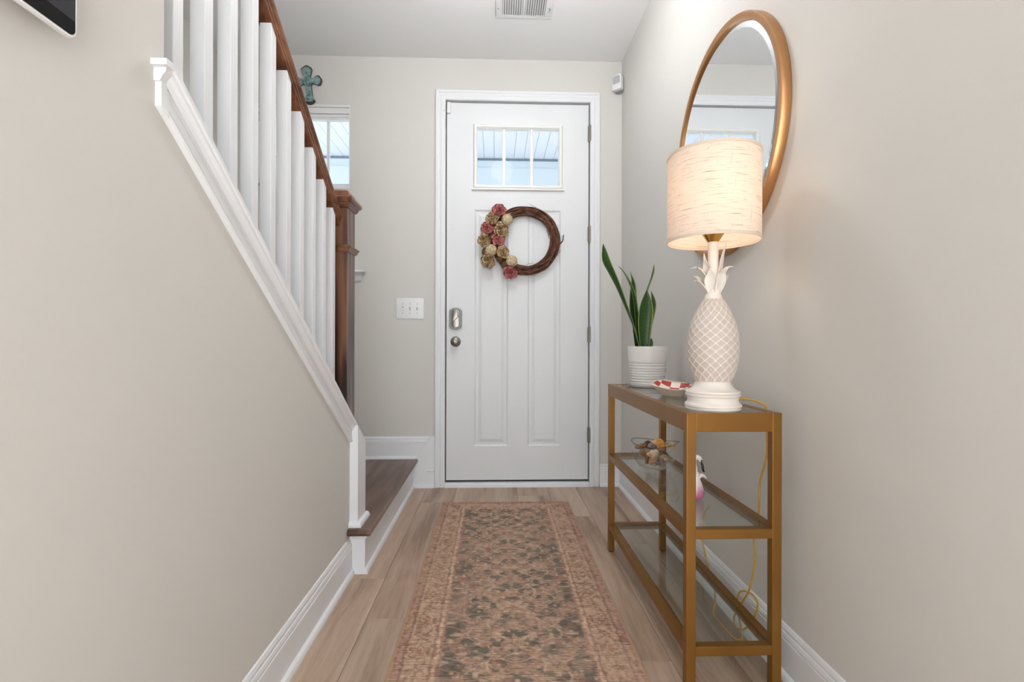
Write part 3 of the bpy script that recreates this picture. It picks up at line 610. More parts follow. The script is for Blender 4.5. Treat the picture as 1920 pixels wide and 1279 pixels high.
# ================================================================== CONSOLE TABLE
TX0, TX1, TY0, TY1, TZ = 0.508, 0.765, 1.310, 2.236, 0.745
ct = empty('console_table', ((TX0 + TX1) / 2, (TY0 + TY1) / 2, 0)); tag(ct, 'narrow antique gold metal console table with glass shelves against the right wall', 'console table')
cx, cy = (TX0 + TX1) / 2, (TY0 + TY1) / 2; hx, hy = (TX1 - TX0) / 2, (TY1 - TY0) / 2; lw_ = 0.0255
for sx in (-1, 1):
    for sy in (-1, 1):
        x0, x1 = sorted((sx * hx, sx * (hx - lw_))); y0, y1 = sorted((sy * hy, sy * (hy - lw_)))
        MB().box(x0, x1, y0, y1, 0.003, TZ).build('leg', GOLD, ct, bevel=0.0015)
        MB().box(x0 + 0.002, x1 - 0.002, y0 + 0.002, y1 - 0.002, 0, 0.004).build('foot_pad', GAP, ct)
def railset(z1, h, name, ledge=True):
    w = lw_
    for sx in (-1, 1):
        x0, x1 = sorted((sx * hx, sx * (hx - w)))
        MB().box(x0 + 0.0006, x1 - 0.0006, -hy + lw_, hy - lw_, z1 - h, z1 - 0.0006).build(name, GOLD, ct, bevel=0.0012)
    for sy in (-1, 1):
        y0, y1 = sorted((sy * hy, sy * (hy - w)))
        MB().box(-hx + lw_, hx - lw_, y0 + 0.0006, y1 - 0.0006, z1 - h, z1 - 0.0006).build(name, GOLD, ct, bevel=0.0012)
    if ledge:
        q = 0.008; gx, gy = hx - w, hy - w
        m = MB().box(-gx, -gx + q, -gy, gy, z1 - 0.013, z1 - 0.0075).box(gx - q, gx, -gy, gy, z1 - 0.013, z1 - 0.0075).box(-gx + q, gx - q, -gy, -gy + q, z1 - 0.013, z1 - 0.0075).box(-gx + q, gx - q, gy - q, gy, z1 - 0.013, z1 - 0.0075)
        m.build('ledge', GOLD, ct)
    MB().box(-hx + w + 0.001, hx - w - 0.001, -hy + w + 0.001, hy - w - 0.001, z1 - 0.0075, z1 - 0.0015).build('glass_shelf', GLASS, ct)
railset(TZ, 0.050, 'apron')
railset(0.437, 0.0265, 'shelf_rail')
railset(0.126, 0.0265, 'shelf_rail')
GT = TZ - 0.0013; GM = 0.437 - 0.0013

# ================================================================== ROUND MIRROR
mr = empty('round_mirror', (XR, 1.758, 1.637)); tag(mr, 'round mirror in a copper gold metal frame on the right wall', 'mirror')
def lathe_x(prof, seg=96, closed=False):
    mb = MB().lathe(prof, (0, 0, 0), seg, closed); mb.v = [(-c, a, b) for a, b, c in mb.v]; return mb
lathe_x([(0.393, 0.0), (0.400, 0.002), (0.400, 0.026), (0.397, 0.030), (0.380, 0.030), (0.376, 0.027), (0.375, 0.016), (0.375, 0.0)], closed=True).build('frame', COPPER, mr, smooth=SM)
lathe_x([(0.0, 0.0225), (0.355, 0.0225)]).build('glass', MIRROR, mr, smooth=False)
lathe_x([(0.355, 0.0225), (0.375, 0.0185)]).build('bevelled_edge', MIRROR, mr, smooth=True)
lathe_x([(0.0, 0.002), (0.390, 0.002), (0.390, 0.004), (0.0, 0.004)], 48).build('backing', GAP, mr)

# ================================================================== PINEAPPLE LAMP
lx, ly = 0.617, 1.400
lamp = empty('table_lamp', (lx, ly, GT)); tag(lamp, 'white ceramic pineapple table lamp with lit linen drum shade on the console', 'lamp')
Z0 = GT
CER = mat('white_ceramic', (238, 230, 222), 0.42, var=0.03, vscale=25, bump=0.08, bscale=60)
def z(a): return a - Z0
MB().lathe([(0.001, 0.0), (0.073, 0.0), (0.0755, z(0.748)), (0.0725, z(0.7535)), (0.0765, z(0.755)), (0.0755, z(0.7605)), (0.0705, z(0.764)), (0.0675, z(0.772)), (0.0695, z(0.781)), (0.0735, z(0.784)), (0.0745, z(0.7885)), (0.0700, z(0.7905)), (0.0735, z(0.7925)), (0.0725, z(0.797)), (0.066, z(0.799)), (0.056, z(0.806)), (0.050, z(0.815)), (0.0465, z(0.823)), (0.046, z(0.828)), (0.001, z(0.828))], (0, 0, 0), 64).build('plinth', CER, lamp, smooth=SM)
prof = [(0.822, 0.0455), (0.845, 0.0565), (0.873, 0.0645), (0.900, 0.0683), (0.922, 0.0690), (0.958, 0.0655), (0.986, 0.0592), (1.015, 0.0478), (1.035, 0.0375), (1.055, 0.0258)]
zs = np.array([p[0] for p in prof]); rs = np.array([p[1] for p in prof])
def body_r(zz): 
    pc_ = np.polyfit(zs, rs, 5); return float(np.polyval(pc_, zz))
pcf = np.polyfit(zs, rs, 5)
NU, NV = 240, 160
RIDGE = {}
def pine(i, j):
    th = 2 * PI * i / NU; zz = 0.822 + (1.055 - 0.822) * j / (NV - 1); r = float(np.polyval(pcf, zz))
    h = (zz - 0.822) / 0.233
    s = h * 2.15 + 0.42 * math.sin(PI * (h - 0.5)) * 0.5
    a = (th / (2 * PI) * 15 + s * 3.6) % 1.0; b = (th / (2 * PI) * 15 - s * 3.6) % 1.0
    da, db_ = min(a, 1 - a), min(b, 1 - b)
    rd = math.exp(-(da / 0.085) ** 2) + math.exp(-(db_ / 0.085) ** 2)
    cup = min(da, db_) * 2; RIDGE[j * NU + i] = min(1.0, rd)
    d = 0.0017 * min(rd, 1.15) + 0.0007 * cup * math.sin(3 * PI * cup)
    return ((r + d) * math.cos(th), (r + d) * math.sin(th), zz - Z0)
pm = MB().grid(pine, NU, NV, wrap=True)
PINEM = NT('antiqued_pineapple_glaze'); PINEM.b.inputs['Roughness'].default_value = 0.42
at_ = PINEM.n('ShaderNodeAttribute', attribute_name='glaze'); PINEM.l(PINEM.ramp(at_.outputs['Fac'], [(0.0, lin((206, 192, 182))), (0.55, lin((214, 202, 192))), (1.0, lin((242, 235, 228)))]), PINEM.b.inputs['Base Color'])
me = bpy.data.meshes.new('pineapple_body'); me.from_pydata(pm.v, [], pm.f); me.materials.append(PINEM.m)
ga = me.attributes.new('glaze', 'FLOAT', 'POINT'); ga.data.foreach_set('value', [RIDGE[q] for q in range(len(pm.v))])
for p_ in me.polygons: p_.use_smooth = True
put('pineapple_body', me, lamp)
MB().lathe([(0.001, z(1.050)), (0.0245, z(1.050)), (0.0252, z(1.058)), (0.0245, z(1.063)), (0.0225, z(1.066)), (0.020, z(1.075)), (0.019, z(1.10)), (0.0165, z(1.12)), (0.0145, z(1.135)), (0.0140, z(1.218)), (0.001, z(1.218))], (0, 0, 0), 28).build('stem', CER, lamp, smooth=SM)
def leaf(path, wid, thick, nrm):
    """thick tapering leaf along a 3D path"""
    P = spline(path, 14); mb = MB(); n = 10; vs_ = []; N = Vector(nrm).normalized()
    for i, p in enumerate(P):
        u = i / 13; d = (P[min(i + 1, 13)] - P[max(i - 1, 0)]).normalized(); sd = d.cross(N).normalized(); nn = sd.cross(d)
        w = wid * (0.72 + 0.55 * math.sin(PI * min(u * 1.25, 1) * 0.8)) * (1 - max(0, (u - 0.45) / 0.55) ** 1.7 * 0.93); t = thick * (1 - 0.75 * u)
        vs_ += [p + sd * w * math.cos(2 * PI * k / n) + nn * (t * math.sin(2 * PI * k / n) + 0.35 * w * math.cos(2 * PI * k / n) ** 2) for k in range(n)]
    fs_ = [(i * n + k, i * n + (k + 1) % n, (i + 1) * n + (k + 1) % n, (i + 1) * n + k) for i in range(13) for k in range(n)] + [tuple(range(n))[::-1], tuple(range(13 * n, 14 * n))]
    return mb.add(vs_, fs_)
def crown(az, r0, z0, pts, wid, thick=0.004):
    az = math.radians(az); e = Vector((math.cos(az), math.sin(az), 0))
    path = [e * r + Vector((0, 0, h - Z0)) for r, h in [(r0, z0)] + pts]
    return leaf(path, wid, thick, e)
CR = [(180, 0.010, 1.068, [(0.026, 1.090), (0.042, 1.106), (0.056, 1.106)], 0.012), (0, 0.010, 1.068, [(0.022, 1.092), (0.032, 1.108), (0.044, 1.124)], 0.011),
      (235, 0.010, 1.066, [(0.020, 1.096), (0.024, 1.120), (0.038, 1.140)], 0.015), (292, 0.008, 1.066, [(0.022, 1.098), (0.028, 1.124), (0.046, 1.138)], 0.016), (90, 0.010, 1.068, [(0.026, 1.092), (0.044, 1.110), (0.060, 1.112)], 0.013), (45, 0.010, 1.07, [(0.024, 1.10), (0.040, 1.12), (0.058, 1.124)], 0.012), (135, 0.010, 1.07, [(0.024, 1.10), (0.040, 1.12), (0.058, 1.124)], 0.012),
      (172, 0.008, 1.098, [(0.024, 1.128), (0.040, 1.144), (0.062, 1.142)], 0.010), (8, 0.008, 1.100, [(0.024, 1.128), (0.040, 1.146), (0.064, 1.150)], 0.010),
      (205, 0.006, 1.092, [(0.016, 1.128), (0.024, 1.150), (0.038, 1.166)], 0.013), (320, 0.006, 1.095, [(0.016, 1.135), (0.024, 1.175), (0.036, 1.212)], 0.0105), (120, 0.006, 1.10, [(0.016, 1.135), (0.022, 1.16), (0.03, 1.19)], 0.012)]
for a in CR: crown(*a).build('crown_leaf', CER, lamp, smooth=True)
MB().lathe([(0.001, z(1.216)), (0.014, z(1.216)), (0.017, z(1.220)), (0.027, z(1.235)), (0.030, z(1.240)), (0.028, z(1.244)), (0.016, z(1.246)), (0.016, z(1.285)), (0.001, z(1.285))], (0, 0, 0), 24).build('socket', BRASS, lamp, smooth=SM)
MB().lathe([(0.001, z(1.285)), (0.013, z(1.287)), (0.016, z(1.30)), (0.028, z(1.335)), (0.031, z(1.352)), (0.026, z(1.372)), (0.012, z(1.384)), (0.001, z(1.386))], (0, 0, 0), 16).build('bulb', emit('warm_bulb', (1.0, 0.84, 0.66), BULB), lamp, smooth=True)
# shade
k = NT('linen_shade'); t = k.t; t.nodes.remove(k.b)
v = k.coords((1, 1, 1), 'UV')
def stripes(sc, lo, hi):
    mp = k.n('ShaderNodeMapping'); mp.inputs['Scale'].default_value = sc; k.l(v, mp.inputs['Vector'])
    nz = k.n('ShaderNodeTexNoise', Scale=1.0, Detail=3.0, Roughness=0.65); k.l(mp.outputs[0], nz.inputs['Vector'])
    return k.ramp(nz.outputs['Fac'], [(lo, (0.62, 0.52, 0.43)), (hi, (1, 1, 1))])
h_ = stripes((11, 235, 1), 0.32, 0.44); v_ = stripes((260, 9, 1), 0.28, 0.38)
mm = k.n('ShaderNodeMixRGB', blend_type='MULTIPLY', Fac=0.75); k.l(h_, mm.inputs[1]); k.l(v_, mm.inputs[2])
m5 = k.n('ShaderNodeMixRGB', blend_type='MULTIPLY', Fac=1.0); m5.inputs[1].default_value = (*lin((245, 232, 220)), 1); k.l(mm.outputs[0], m5.inputs[2])
df = k.n('ShaderNodeBsdfDiffuse'); tl = k.n('ShaderNodeBsdfTranslucent'); k.l(m5.outputs[0], df.inputs['Color']); wt = k.n('ShaderNodeMixRGB', blend_type='MULTIPLY', Fac=1.0); k.l(m5.outputs[0], wt.inputs[1]); wt.inputs[2].default_value = (1.0, 0.80, 0.58, 1); k.l(wt.outputs[0], tl.inputs['Color'])
mx = k.n('ShaderNodeMixShader'); mx.inputs[0].default_value = 0.22; k.l(df.outputs[0], mx.inputs[1]); k.l(tl.outputs[0], mx.inputs[2]); k.l(mx.outputs[0], k.o.inputs['Surface'])
SHADE = k.m
SR, SB, ST = 0.1245, 1.217, 1.462
seg = 72
me = MB().lathe([(SR, z(SB) + (ST - SB) * i / 6) for i in range(7)], (0, 0, 0), seg).mesh('shade', SHADE, smooth=True)
uv = me.uv_layers.new(name='UVMap')
for lp_ in me.loops:
    co = me.vertices[lp_.vertex_index].co; uv.data[lp_.index].uv = ((math.atan2(co.y, co.x) / (2 * PI)) % 1.0, (co.z - z(SB)) / (ST - SB) * 0.35)
sh = put('shade', me, lamp)
HEM = mat('shade_hem', (226, 208, 190), 0.8, var=0.03, vscale=60)
for za, zb in ((SB - 0.001, SB + 0.007), (ST - 0.007, ST + 0.001)):
    MB().lathe([(SR + 0.0012, z(za)), (SR + 0.0012, z(zb)), (SR - 0.0012, z(zb)), (SR - 0.0012, z(za))], (0, 0, 0), 64, closed=True).build('hem', HEM, sh, smooth=SM)
MB().tube([(SR * math.cos(0) , 0, z(ST) - 0.02), (0.01, 0, z(ST) - 0.03)], 0.0016, 6).tube([(SR * math.cos(2.1), SR * math.sin(2.1), z(ST) - 0.02), (0, 0, z(ST) - 0.03)], 0.0016, 6).tube([(SR * math.cos(4.2), SR * math.sin(4.2), z(ST) - 0.02), (0, 0, z(ST) - 0.03)], 0.0016, 6).build('spider', BRASS, lamp)
# yellow cord
CORD = mat('yellow_gold_cord', (206, 158, 52), 0.45, var=0.08, vscale=60)
cpts = [(0.675, 1.425, 0.762), (0.700, 1.432, 0.768), (0.735, 1.428, 0.768), (0.762, 1.412, 0.760), (0.776, 1.406, 0.742), (0.778, 1.408, 0.670), (0.778, 1.410, 0.601), (0.778, 1.446, 0.522), (0.778, 1.451, 0.434), (0.778, 1.478, 0.341), (0.777, 1.469, 0.285), (0.776, 1.487, 0.215),
        (0.775, 1.508, 0.166), (0.774, 1.560, 0.095), (0.773, 1.592, 0.045), (0.771, 1.574, 0.026), (0.769, 1.518, 0.050), (0.767, 1.459, 0.115), (0.768, 1.437, 0.168), (0.770, 1.471, 0.180), (0.772, 1.534, 0.160), (0.770, 1.562, 0.128), (0.766, 1.552, 0.085), (0.762, 1.515, 0.030),
        (0.755, 1.545, 0.006), (0.748, 1.62, 0.005), (0.750, 1.69, 0.005), (0.762, 1.705, 0.04), (0.772, 1.735, 0.078), (0.774, 1.780, 0.105), (0.775, 1.82, 0.157), (0.776, 1.845, 0.20), (0.79, 1.86, 0.29), (0.812, 1.87, 0.31)]
MB().tube(spline([(a - lx, b - ly, c - Z0) for a, b, c in cpts], 230), 0.0028, 7).build('cord', CORD, lamp, smooth=True, label='yellow gold electric cord hanging down behind the table')

# ================================================================== PLANT
px_, py_ = 0.655, 2.130
sa = tag(MB().lathe([(0.001, 0), (0.075, 0), (0.092, 0.006), (0.097, 0.012), (0.095, 0.0125), (0.089, 0.0085), (0.074, 0.004), (0.001, 0.004)], (0, 0, 0), 48).build('glass_saucer', CLEAR, smooth=SM, loc=(px_ + 0.002, py_, GT)), 'clear glass saucer under the white plant pot', 'saucer')
pz = GT + 0.0045
plant = empty('potted_snake_plant', (px_, py_, pz)); tag(plant, 'snake plant with long green leaves in a ribbed white ceramic pot', 'plant')
POT = mat('glazed_white_pot', (238, 236, 235), 0.3, var=0.01)
pr = [(0.001, 0), (0.068, 0), (0.0695, 0.004)]
for i in range(8):
    za = 0.006 + 0.0112 * i; r0 = 0.069 + 0.0085 * za / 0.09
    pr += [(r0 - 0.0018, za), (r0 + 0.0012, za + 0.003), (r0 + 0.0014, za + 0.007), (r0 - 0.0018, za + 0.0108)]
pr += [(0.0795, 0.100), (0.0845, 0.160), (0.0850, 0.166), (0.0830, 0.167), (0.0805, 0.160), (0.076, 0.148), (0.001, 0.148)]
MB().lathe(pr, (0, 0, 0), 56).build('pot', POT, plant, smooth=math.radians(28))
MB().lathe([(0.001, 0.152), (0.04, 0.153), (0.0765, 0.150), (0.075, 0.147), (0.001, 0.147)], (0, 0, 0), 24).build('soil', mat('potting_soil', (58, 46, 38), 0.95, var=0.3, vscale=90, bump=0.6, bscale=120), plant, smooth=True)
k = NT('snake_leaf'); k.b.inputs['Roughness'].default_value = 0.38
v = k.coords((1, 1, 1), 'UV'); sp = k.n('ShaderNodeSeparateXYZ'); k.l(v, sp.inputs[0])
nz = k.n('ShaderNodeTexNoise', Scale=9.0, Detail=3.0); mp = k.n('ShaderNodeMapping'); mp.inputs['Scale'].default_value = (1.0, 7.0, 1); k.l(v, mp.inputs[0]); k.l(mp.outputs[0], nz.inputs['Vector'])
gr = k.ramp(nz.outputs['Fac'], [(0.35, lin((26, 58, 20))), (0.65, lin((52, 94, 34)))])
ed = k.ramp(sp.outputs['X'], [(0.0, (1, 1, 1)), (0.05, (1, 1, 1)), (0.09, (0, 0, 0))]); ed2 = k.ramp(sp.outputs['X'], [(0.91, (0, 0, 0)), (0.95, (1, 1, 1)), (1.0, (1, 1, 1))])
ad = k.n('ShaderNodeMixRGB', blend_type='ADD', Fac=1.0); k.l(ed, ad.inputs[1]); k.l(ed2, ad.inputs[2])
mxl = k.n('ShaderNodeMixRGB'); k.l(ad.outputs[0], mxl.inputs[0]); k.l(gr, mxl.inputs[1]); mxl.inputs[2].default_value = (*lin((150, 168, 84)), 1); k.l(mxl.outputs[0], k.b.inputs['Base Color']); LEAF = k.m
def blade(path, wmax, twist=0.0, t0=0.0, peak=0.6):
    P = spline([(x - px_, dy, zz - pz) for x, dy, zz in path], 22); n = 7; vs_ = []; uvs = []
    for i, p in enumerate(P):
        u = i / 21; d = (P[min(i + 1, 21)] - P[max(i - 1, 0)]).normalized(); ang = t0 + twist * u
        sd = Vector((math.cos(ang), math.sin(ang), 0)); sd = (sd - d * sd.dot(d)).normalized(); nn = sd.cross(d)
        w = 1.35 * wmax * ((0.5 + 0.5 * math.sin(PI / 2 * min(u / peak, 1))) if u < peak else max(0.02, math.cos(PI / 2 * ((u - peak) / (1 - peak)) ** 1.25)))
        for q in range(n):
            s = q / (n - 1) * 2 - 1; vs_.append(p + sd * w * s + nn * (0.32 * w * (s * s) - 0.0)); uvs.append((q / (n - 1), u))
    m1 = len(vs_); vs2 = [Vector(a) - Vector(((0.0012), 0.0012, 0)) for a in vs_]
    fs_ = [(i * n + q, i * n + q + 1, (i + 1) * n + q + 1, (i + 1) * n + q) for i in range(21) for q in range(n - 1)]
    fs2 = [tuple(m1 + a for a in f[::-1]) for f in fs_]
    rim = [q for q in range(n)] + [i * n + n - 1 for i in range(1, 22)] + [21 * n + q for q in range(n - 2, -1, -1)] + [i * n for i in range(20, 0, -1)]
    fr = [(a, b, m1 + b, m1 + a) for a, b in zip(rim, rim[1:] + rim[:1])]
    me = bpy.data.meshes.new('leaf'); me.from_pydata([tuple(a) for a in vs_ + vs2], [], fs_ + fs2 + fr); me.materials.append(LEAF)
    ul = me.uv_layers.new(name='UVMap'); U = uvs + uvs
    for l_ in me.loops: ul.data[l_.index].uv = U[l_.vertex_index]
    for p_ in me.polygons: p_.use_smooth = True
    return put('leaf', me, plant)
zb = pz + 0.145
blade([(0.622, 0.0, zb), (0.604, 0.0, 0.961), (0.584, 0.002, 1.02), (0.554, 0.004, 1.095), (0.522, 0.004, 1.173), (0.492, 0.0, 1.235), (0.470, 0.0, 1.285), (0.462, 0.0, 1.353)], 0.0155, 1.3, 1.15, 0.80)
blade([(0.628, 0.015, zb), (0.616, 0.017, 0.981), (0.609, 0.018, 1.04), (0.596, 0.02, 1.138), (0.570, 0.02, 1.205), (0.548, 0.02, 1.244), (0.530, 0.02, 1.262)], 0.0150, 0.9, 0.5, 0.5)
blade([(0.622, 0.03, zb), (0.610, 0.032, 1.001), (0.597, 0.034, 1.079), (0.596, 0.036, 1.158), (0.597, 0.038, 1.197), (0.590, 0.04, 1.240)], 0.0185, 0.9, 0.2, 0.55)
blade([(0.638, -0.012, zb), (0.636, -0.014, 1.001), (0.640, -0.016, 1.075), (0.645, -0.018, 1.155)], 0.0245, 0.25, 0.0, 0.55)
blade([(0.648, 0.0, zb), (0.652, 0.0, 0.981), (0.665, 0.0, 1.040), (0.676, 0.0, 1.099), (0.669, 0.0, 1.153)], 0.0150, 0.5, 0.35, 0.65)
blade([(0.640, 0.02, zb), (0.643, 0.021, 1.04), (0.653, 0.022, 1.145), (0.673, 0.022, 1.206), (0.689, 0.022, 1.270)], 0.0155, 0.6, 0.9, 0.80)
blade([(0.655, -0.01, zb), (0.663, -0.01, 0.925), (0.669, -0.01, 0.950)], 0.009, 0.2, 0.0, 0.4)

# ================================================================== CHECKED DISH
k = NT('red_check_glaze'); k.b.inputs['Roughness'].default_value = 0.25
v = k.coords((1, 1, 1), 'UV'); ck = k.n('ShaderNodeTexChecker'); ck.inputs['Scale'].default_value = 5.0; ck.inputs['Color1'].default_value = (*lin((190, 62, 66)), 1); ck.inputs['Color2'].default_value = (*lin((246, 232, 220)), 1); k.l(v, ck.inputs['Vector'])
nz = k.n('ShaderNodeTexNoise', Scale=60.0); k.l(v, nz.inputs['Vector']); k.l(ck.outputs['Color'], k.b.inputs['Base Color']); CHK = k.m
GLAZE = mat('cream_glaze', (236, 222, 206), 0.3, var=0.03, vscale=40); STRIPE = mat('brown_stripe', (96, 44, 44), 0.35, var=0.05)
dish = empty('trinket_dish', (0.632, 1.76, GT), math.radians(12)); tag(dish, 'small red and white checked trinket dish between plant and lamp', 'dish')
def dish_pt(r, a):
    pt = 1 + 0.16 * math.cos(2 * a) + 0.05 * math.cos(4 * a)
    return (0.066 * r * pt * math.cos(a), 0.085 * r * math.sin(a))
NA, NR = 48, 12
def dtop(i, j):
    a = 2 * PI * i / NA; r = j / (NR - 1) + 0.001; x, y = dish_pt(r, a); return (x, y, 0.009 + 0.018 * r ** 2.2 + 0.020 * r ** 2 * (0.5 + 0.5 * math.sin(a)) + 0.002 * r * math.cos(4 * a))
me = MB().grid(dtop, NA, NR, wrap=True).mesh('bowl_inside', CHK, smooth=True)
ul = me.uv_layers.new(name='UVMap')
for l_ in me.loops:
    co = me.vertices[l_.vertex_index].co; c45 = math.cos(0.78); ul.data[l_.index].uv = (0.53 + (co.x * c45 - co.y * c45) * 6.0, 0.5 + (co.x * c45 + co.y * c45) * 6.0)
put('checked_inside', me, dish)
def dbot(i, j):
    a = 2 * PI * i / NA; r = j / (NR - 1); rr = 0.42 + 0.58 * r; x, y = dish_pt(rr, a); t_ = dtop(i, NR - 1)[2]; return (x, y, 0.001 + (t_ - 0.001) * r ** 1.3 if j else 0.0)
MB().grid(dbot, NA, NR, wrap=True).build('outside', GLAZE, dish, smooth=True)
MB().tube([(*dish_pt(1.0, 2 * PI * i / 60), dtop(i * NA / 60, NR - 1)[2]) for i in range(61)], 0.0022, 6, cap=False).build('rim', GLAZE, dish, smooth=True)
for dx_ in (0.036, 0.047, 0.057, 0.066):
    MB().tube([Vector((dx_ + 0.006 * math.cos(s), s * 0.018, 0.018 + 4.0 * dx_ * dx_ + 0.5 * (0.02 + s * 0.008) * 0.5)) for s in [-1 + 2 * q / 6 for q in range(7)]], lambda u: 0.0010, 5).build('stripe', STRIPE, dish)

# ================================================================== GLASS BOWL OF SHELLS
bx_, by_ = 0.628, 1.955
bowl = empty('glass_bowl', (bx_, by_, GM)); tag(bowl, 'clear glass bowl with a pinched lip on the middle shelf', 'bowl')
prb = [(0.001, 0.003), (0.034, 0.003), (0.058, 0.014), (0.076, 0.038), (0.0835, 0.066), (0.0845, 0.088), (0.087, 0.102), (0.0895, 0.1025), (0.0875, 0.090), (0.0865, 0.066), (0.079, 0.036), (0.061, 0.011), (0.036, 0.0), (0.001, 0.0)]
mb = MB().lathe(prb, (0, 0, 0), 56)
def pinch(p):
    x, y, zz = p; a = math.atan2(y, x); q = math.exp(-((a + 0.15) / 0.32) ** 2) * max(0, (zz - 0.05) / 0.05)
    return (x * (1 + 0.13 * q), y * (1 - 0.35 * q), zz + 0.006 * math.sin(2 * a + 2.6) * zz / 0.1)
mb.v = [pinch(p) for p in mb.v]; mb.build('bowl', CLEAR, bowl, smooth=True)
mb = MB().tube([pinch((0.0885 * math.cos(t), 0.0885 * math.sin(t), 0.1025)) for t in [2 * PI * i / 64 for i in range(65)]], 0.0017, 6, cap=False); mb.build('rim', glass('rim_glass', (0.72, 0.70, 0.68), 0.9), bowl, smooth=True)
def fan(R, ribs=9, depth=0.45):
    mb = MB(); nu, nv = 28, 9
    def fn(i, j, o=0.0):
        a = -1.25 + 2.5 * i / (nu - 1); r = (0.04 + 0.96 * j / (nv - 1)) * R * (0.9 + 0.1 * math.cos(a)); hz = depth * R * math.sin(PI * (0.08 + 0.88 * j / (nv - 1))) * math.cos(a * 0.85)
        return (r * math.sin(a), r * math.cos(a) - 0.4 * R, hz * (1 + 0.06 * math.cos(ribs * 2 * a)) - o)
    mb.grid(lambda i, j: fn(i, j), nu, nv); mb.grid(lambda i, j: fn(i, j, 0.0025), nu, nv); return mb
def whelk(R):
    mb = MB(); nu, nv = 72, 12
    def fn(i, j):
        u = i / (nu - 1); t = u * 4.2 * 2 * PI; g = 1.0 * math.exp(-2.2 * (1 - u)); c = R * 0.55 * g; rad = R * 0.5 * g; a = 2 * PI * j / (nv - 1)
        return ((c + rad * math.cos(a)) * math.cos(t), (c + rad * math.cos(a)) * math.sin(t), R * 1.6 * (0.6 - g) + rad * 1.15 * math.sin(a))
    return mb.grid(fn, nu, nv)
def cowrie(R):
    mb = MB().lathe([(0.001, -R)] + [(R * 0.6 * math.cos(t) * (1 + 0.15 * math.sin(t)), R * math.sin(t)) for t in [-1.45 + 2.9 * i / 10 for i in range(11)]] + [(0.001, R)], (0, 0, 0), 16); mb.v = [(x, y * 0.72, zz) for x, y, zz in mb.v]; return mb
SH = {n: petal_mat('shell_' + n, a, b, 0.45) for n, a, b in (('brown', (110, 70, 48), (176, 124, 88)), ('cream', (190, 154, 122), (236, 212, 186)), ('orange', (196, 124, 52), (240, 186, 110)), ('mauve', (104, 82, 78), (170, 144, 136)), ('tan', (168, 126, 88), (214, 178, 138)))}
SHELLS = [('fan', 0.034, 'orange', (0.020, -0.004, 0.098), (1.1, 0.2, 0.3), 'large orange scallop shell on top of the bowl'), ('fan', 0.026, 'tan', (0.060, -0.018, 0.092), (0.9, 0.5, -0.6), 'small tan fan shell at the pinched lip of the bowl'),
          ('whelk', 0.026, 'mauve', (-0.012, -0.006, 0.086), (1.4, 0.3, 0.9), 'mauve grey whelk shell lying in the middle of the bowl'), ('cowrie', 0.030, 'brown', (-0.044, -0.030, 0.068), (1.2, 0.9, 0.2), 'brown cowrie shell at the left of the bowl'),
          ('cowrie', 0.024, 'cream', (-0.022, -0.050, 0.070), (0.2, 1.5, 0.3), 'slim cream cowrie shell against the front glass'), ('cowrie', 0.024, 'tan', (-0.022, -0.050, 0.045), (0.5, 0.3, 0.2), 'oval tan shell standing at the front of the bowl'),
          ('fan', 0.030, 'brown', (0.020, -0.030, 0.066), (0.7, -0.2, 2.8), 'dark brown fan shell under the orange scallop'), ('whelk', 0.028, 'cream', (0.030, -0.026, 0.044), (1.5, 0.2, 0.6), 'cream whelk shell with a brown mouth at lower right'),
          ('fan', 0.030, 'mauve', (0.006, -0.046, 0.034), (1.3, 0.1, 0.2), 'mauve fan shell low in the bowl'), ('cowrie', 0.024, 'brown', (-0.052, 0.006, 0.086), (1.3, 0.2, 1.2), 'curled brown shell by the back left rim'),
          ('fan', 0.028, 'cream', (0.0, -0.02, 0.018), (0.2, 0.1, 1.2), 'pale fan shell at the bottom of the bowl'), ('fan', 0.030, 'tan', (-0.036, 0.02, 0.050), (0.6, 0.4, 2.0), 'tan fan shell at the back of the bowl'),
          ('whelk', 0.024, 'orange', (0.036, 0.024, 0.070), (0.4, 0.8, 0.2), 'orange whelk shell behind the scallop'), ('cowrie', 0.026, 'mauve', (0.0, 0.036, 0.046), (1.0, 0.2, 0.6), 'grey mauve cowrie shell at the back of the pile'),
          ('fan', 0.026, 'brown', (-0.030, -0.016, 0.038), (1.2, -0.5, 0.9), 'brown fan shell at the lower left of the pile')]
smesh = {}
for kind, R, cn, loc, rot, lab in SHELLS:
    me = {'fan': fan, 'whelk': whelk, 'cowrie': cowrie}[kind](R * 1.04).mesh('sea_shell', SH[cn], smooth=True)
    o = put('sea_shell', me, None, (bx_ + loc[0], by_ + loc[1], GM + loc[2])); o.rotation_euler = rot; tag(o, lab, 'shell', 'sea shells in the glass bowl')

# ================================================================== GLASS BIRD
fg = empty('bird_figurine', (0.640, 1.575, GM)); tag(fg, 'pink and white glass bird figurine with curved neck on the middle shelf', 'figurine')
k = NT('pink_white_glass'); k.b.inputs['Roughness'].default_value = 0.12
v = k.coords(); sp = k.n('ShaderNodeSeparateXYZ'); k.l(v, sp.inputs[0]); nz = k.n('ShaderNodeTexNoise', Scale=70.0, Detail=3.0); k.l(v, nz.inputs['Vector'])
ma = k.n('ShaderNodeMath', operation='MULTIPLY_ADD'); ma.inputs[1].default_value = 0.022; k.l(nz.outputs['Fac'], ma.inputs[0]); k.l(sp.outputs['Z'], ma.inputs[2])
m10 = k.n('ShaderNodeMath', operation='MULTIPLY'); m10.inputs[1].default_value = 6.0; k.l(ma.outputs[0], m10.inputs[0])
k.l(k.ramp(m10.outputs[0], [(0.10, lin((204, 112, 150))), (0.22, lin((216, 140, 168))), (0.34, lin((238, 212, 216))), (0.46, lin((243, 238, 236)))]), k.b.inputs['Base Color']); PG = k.m
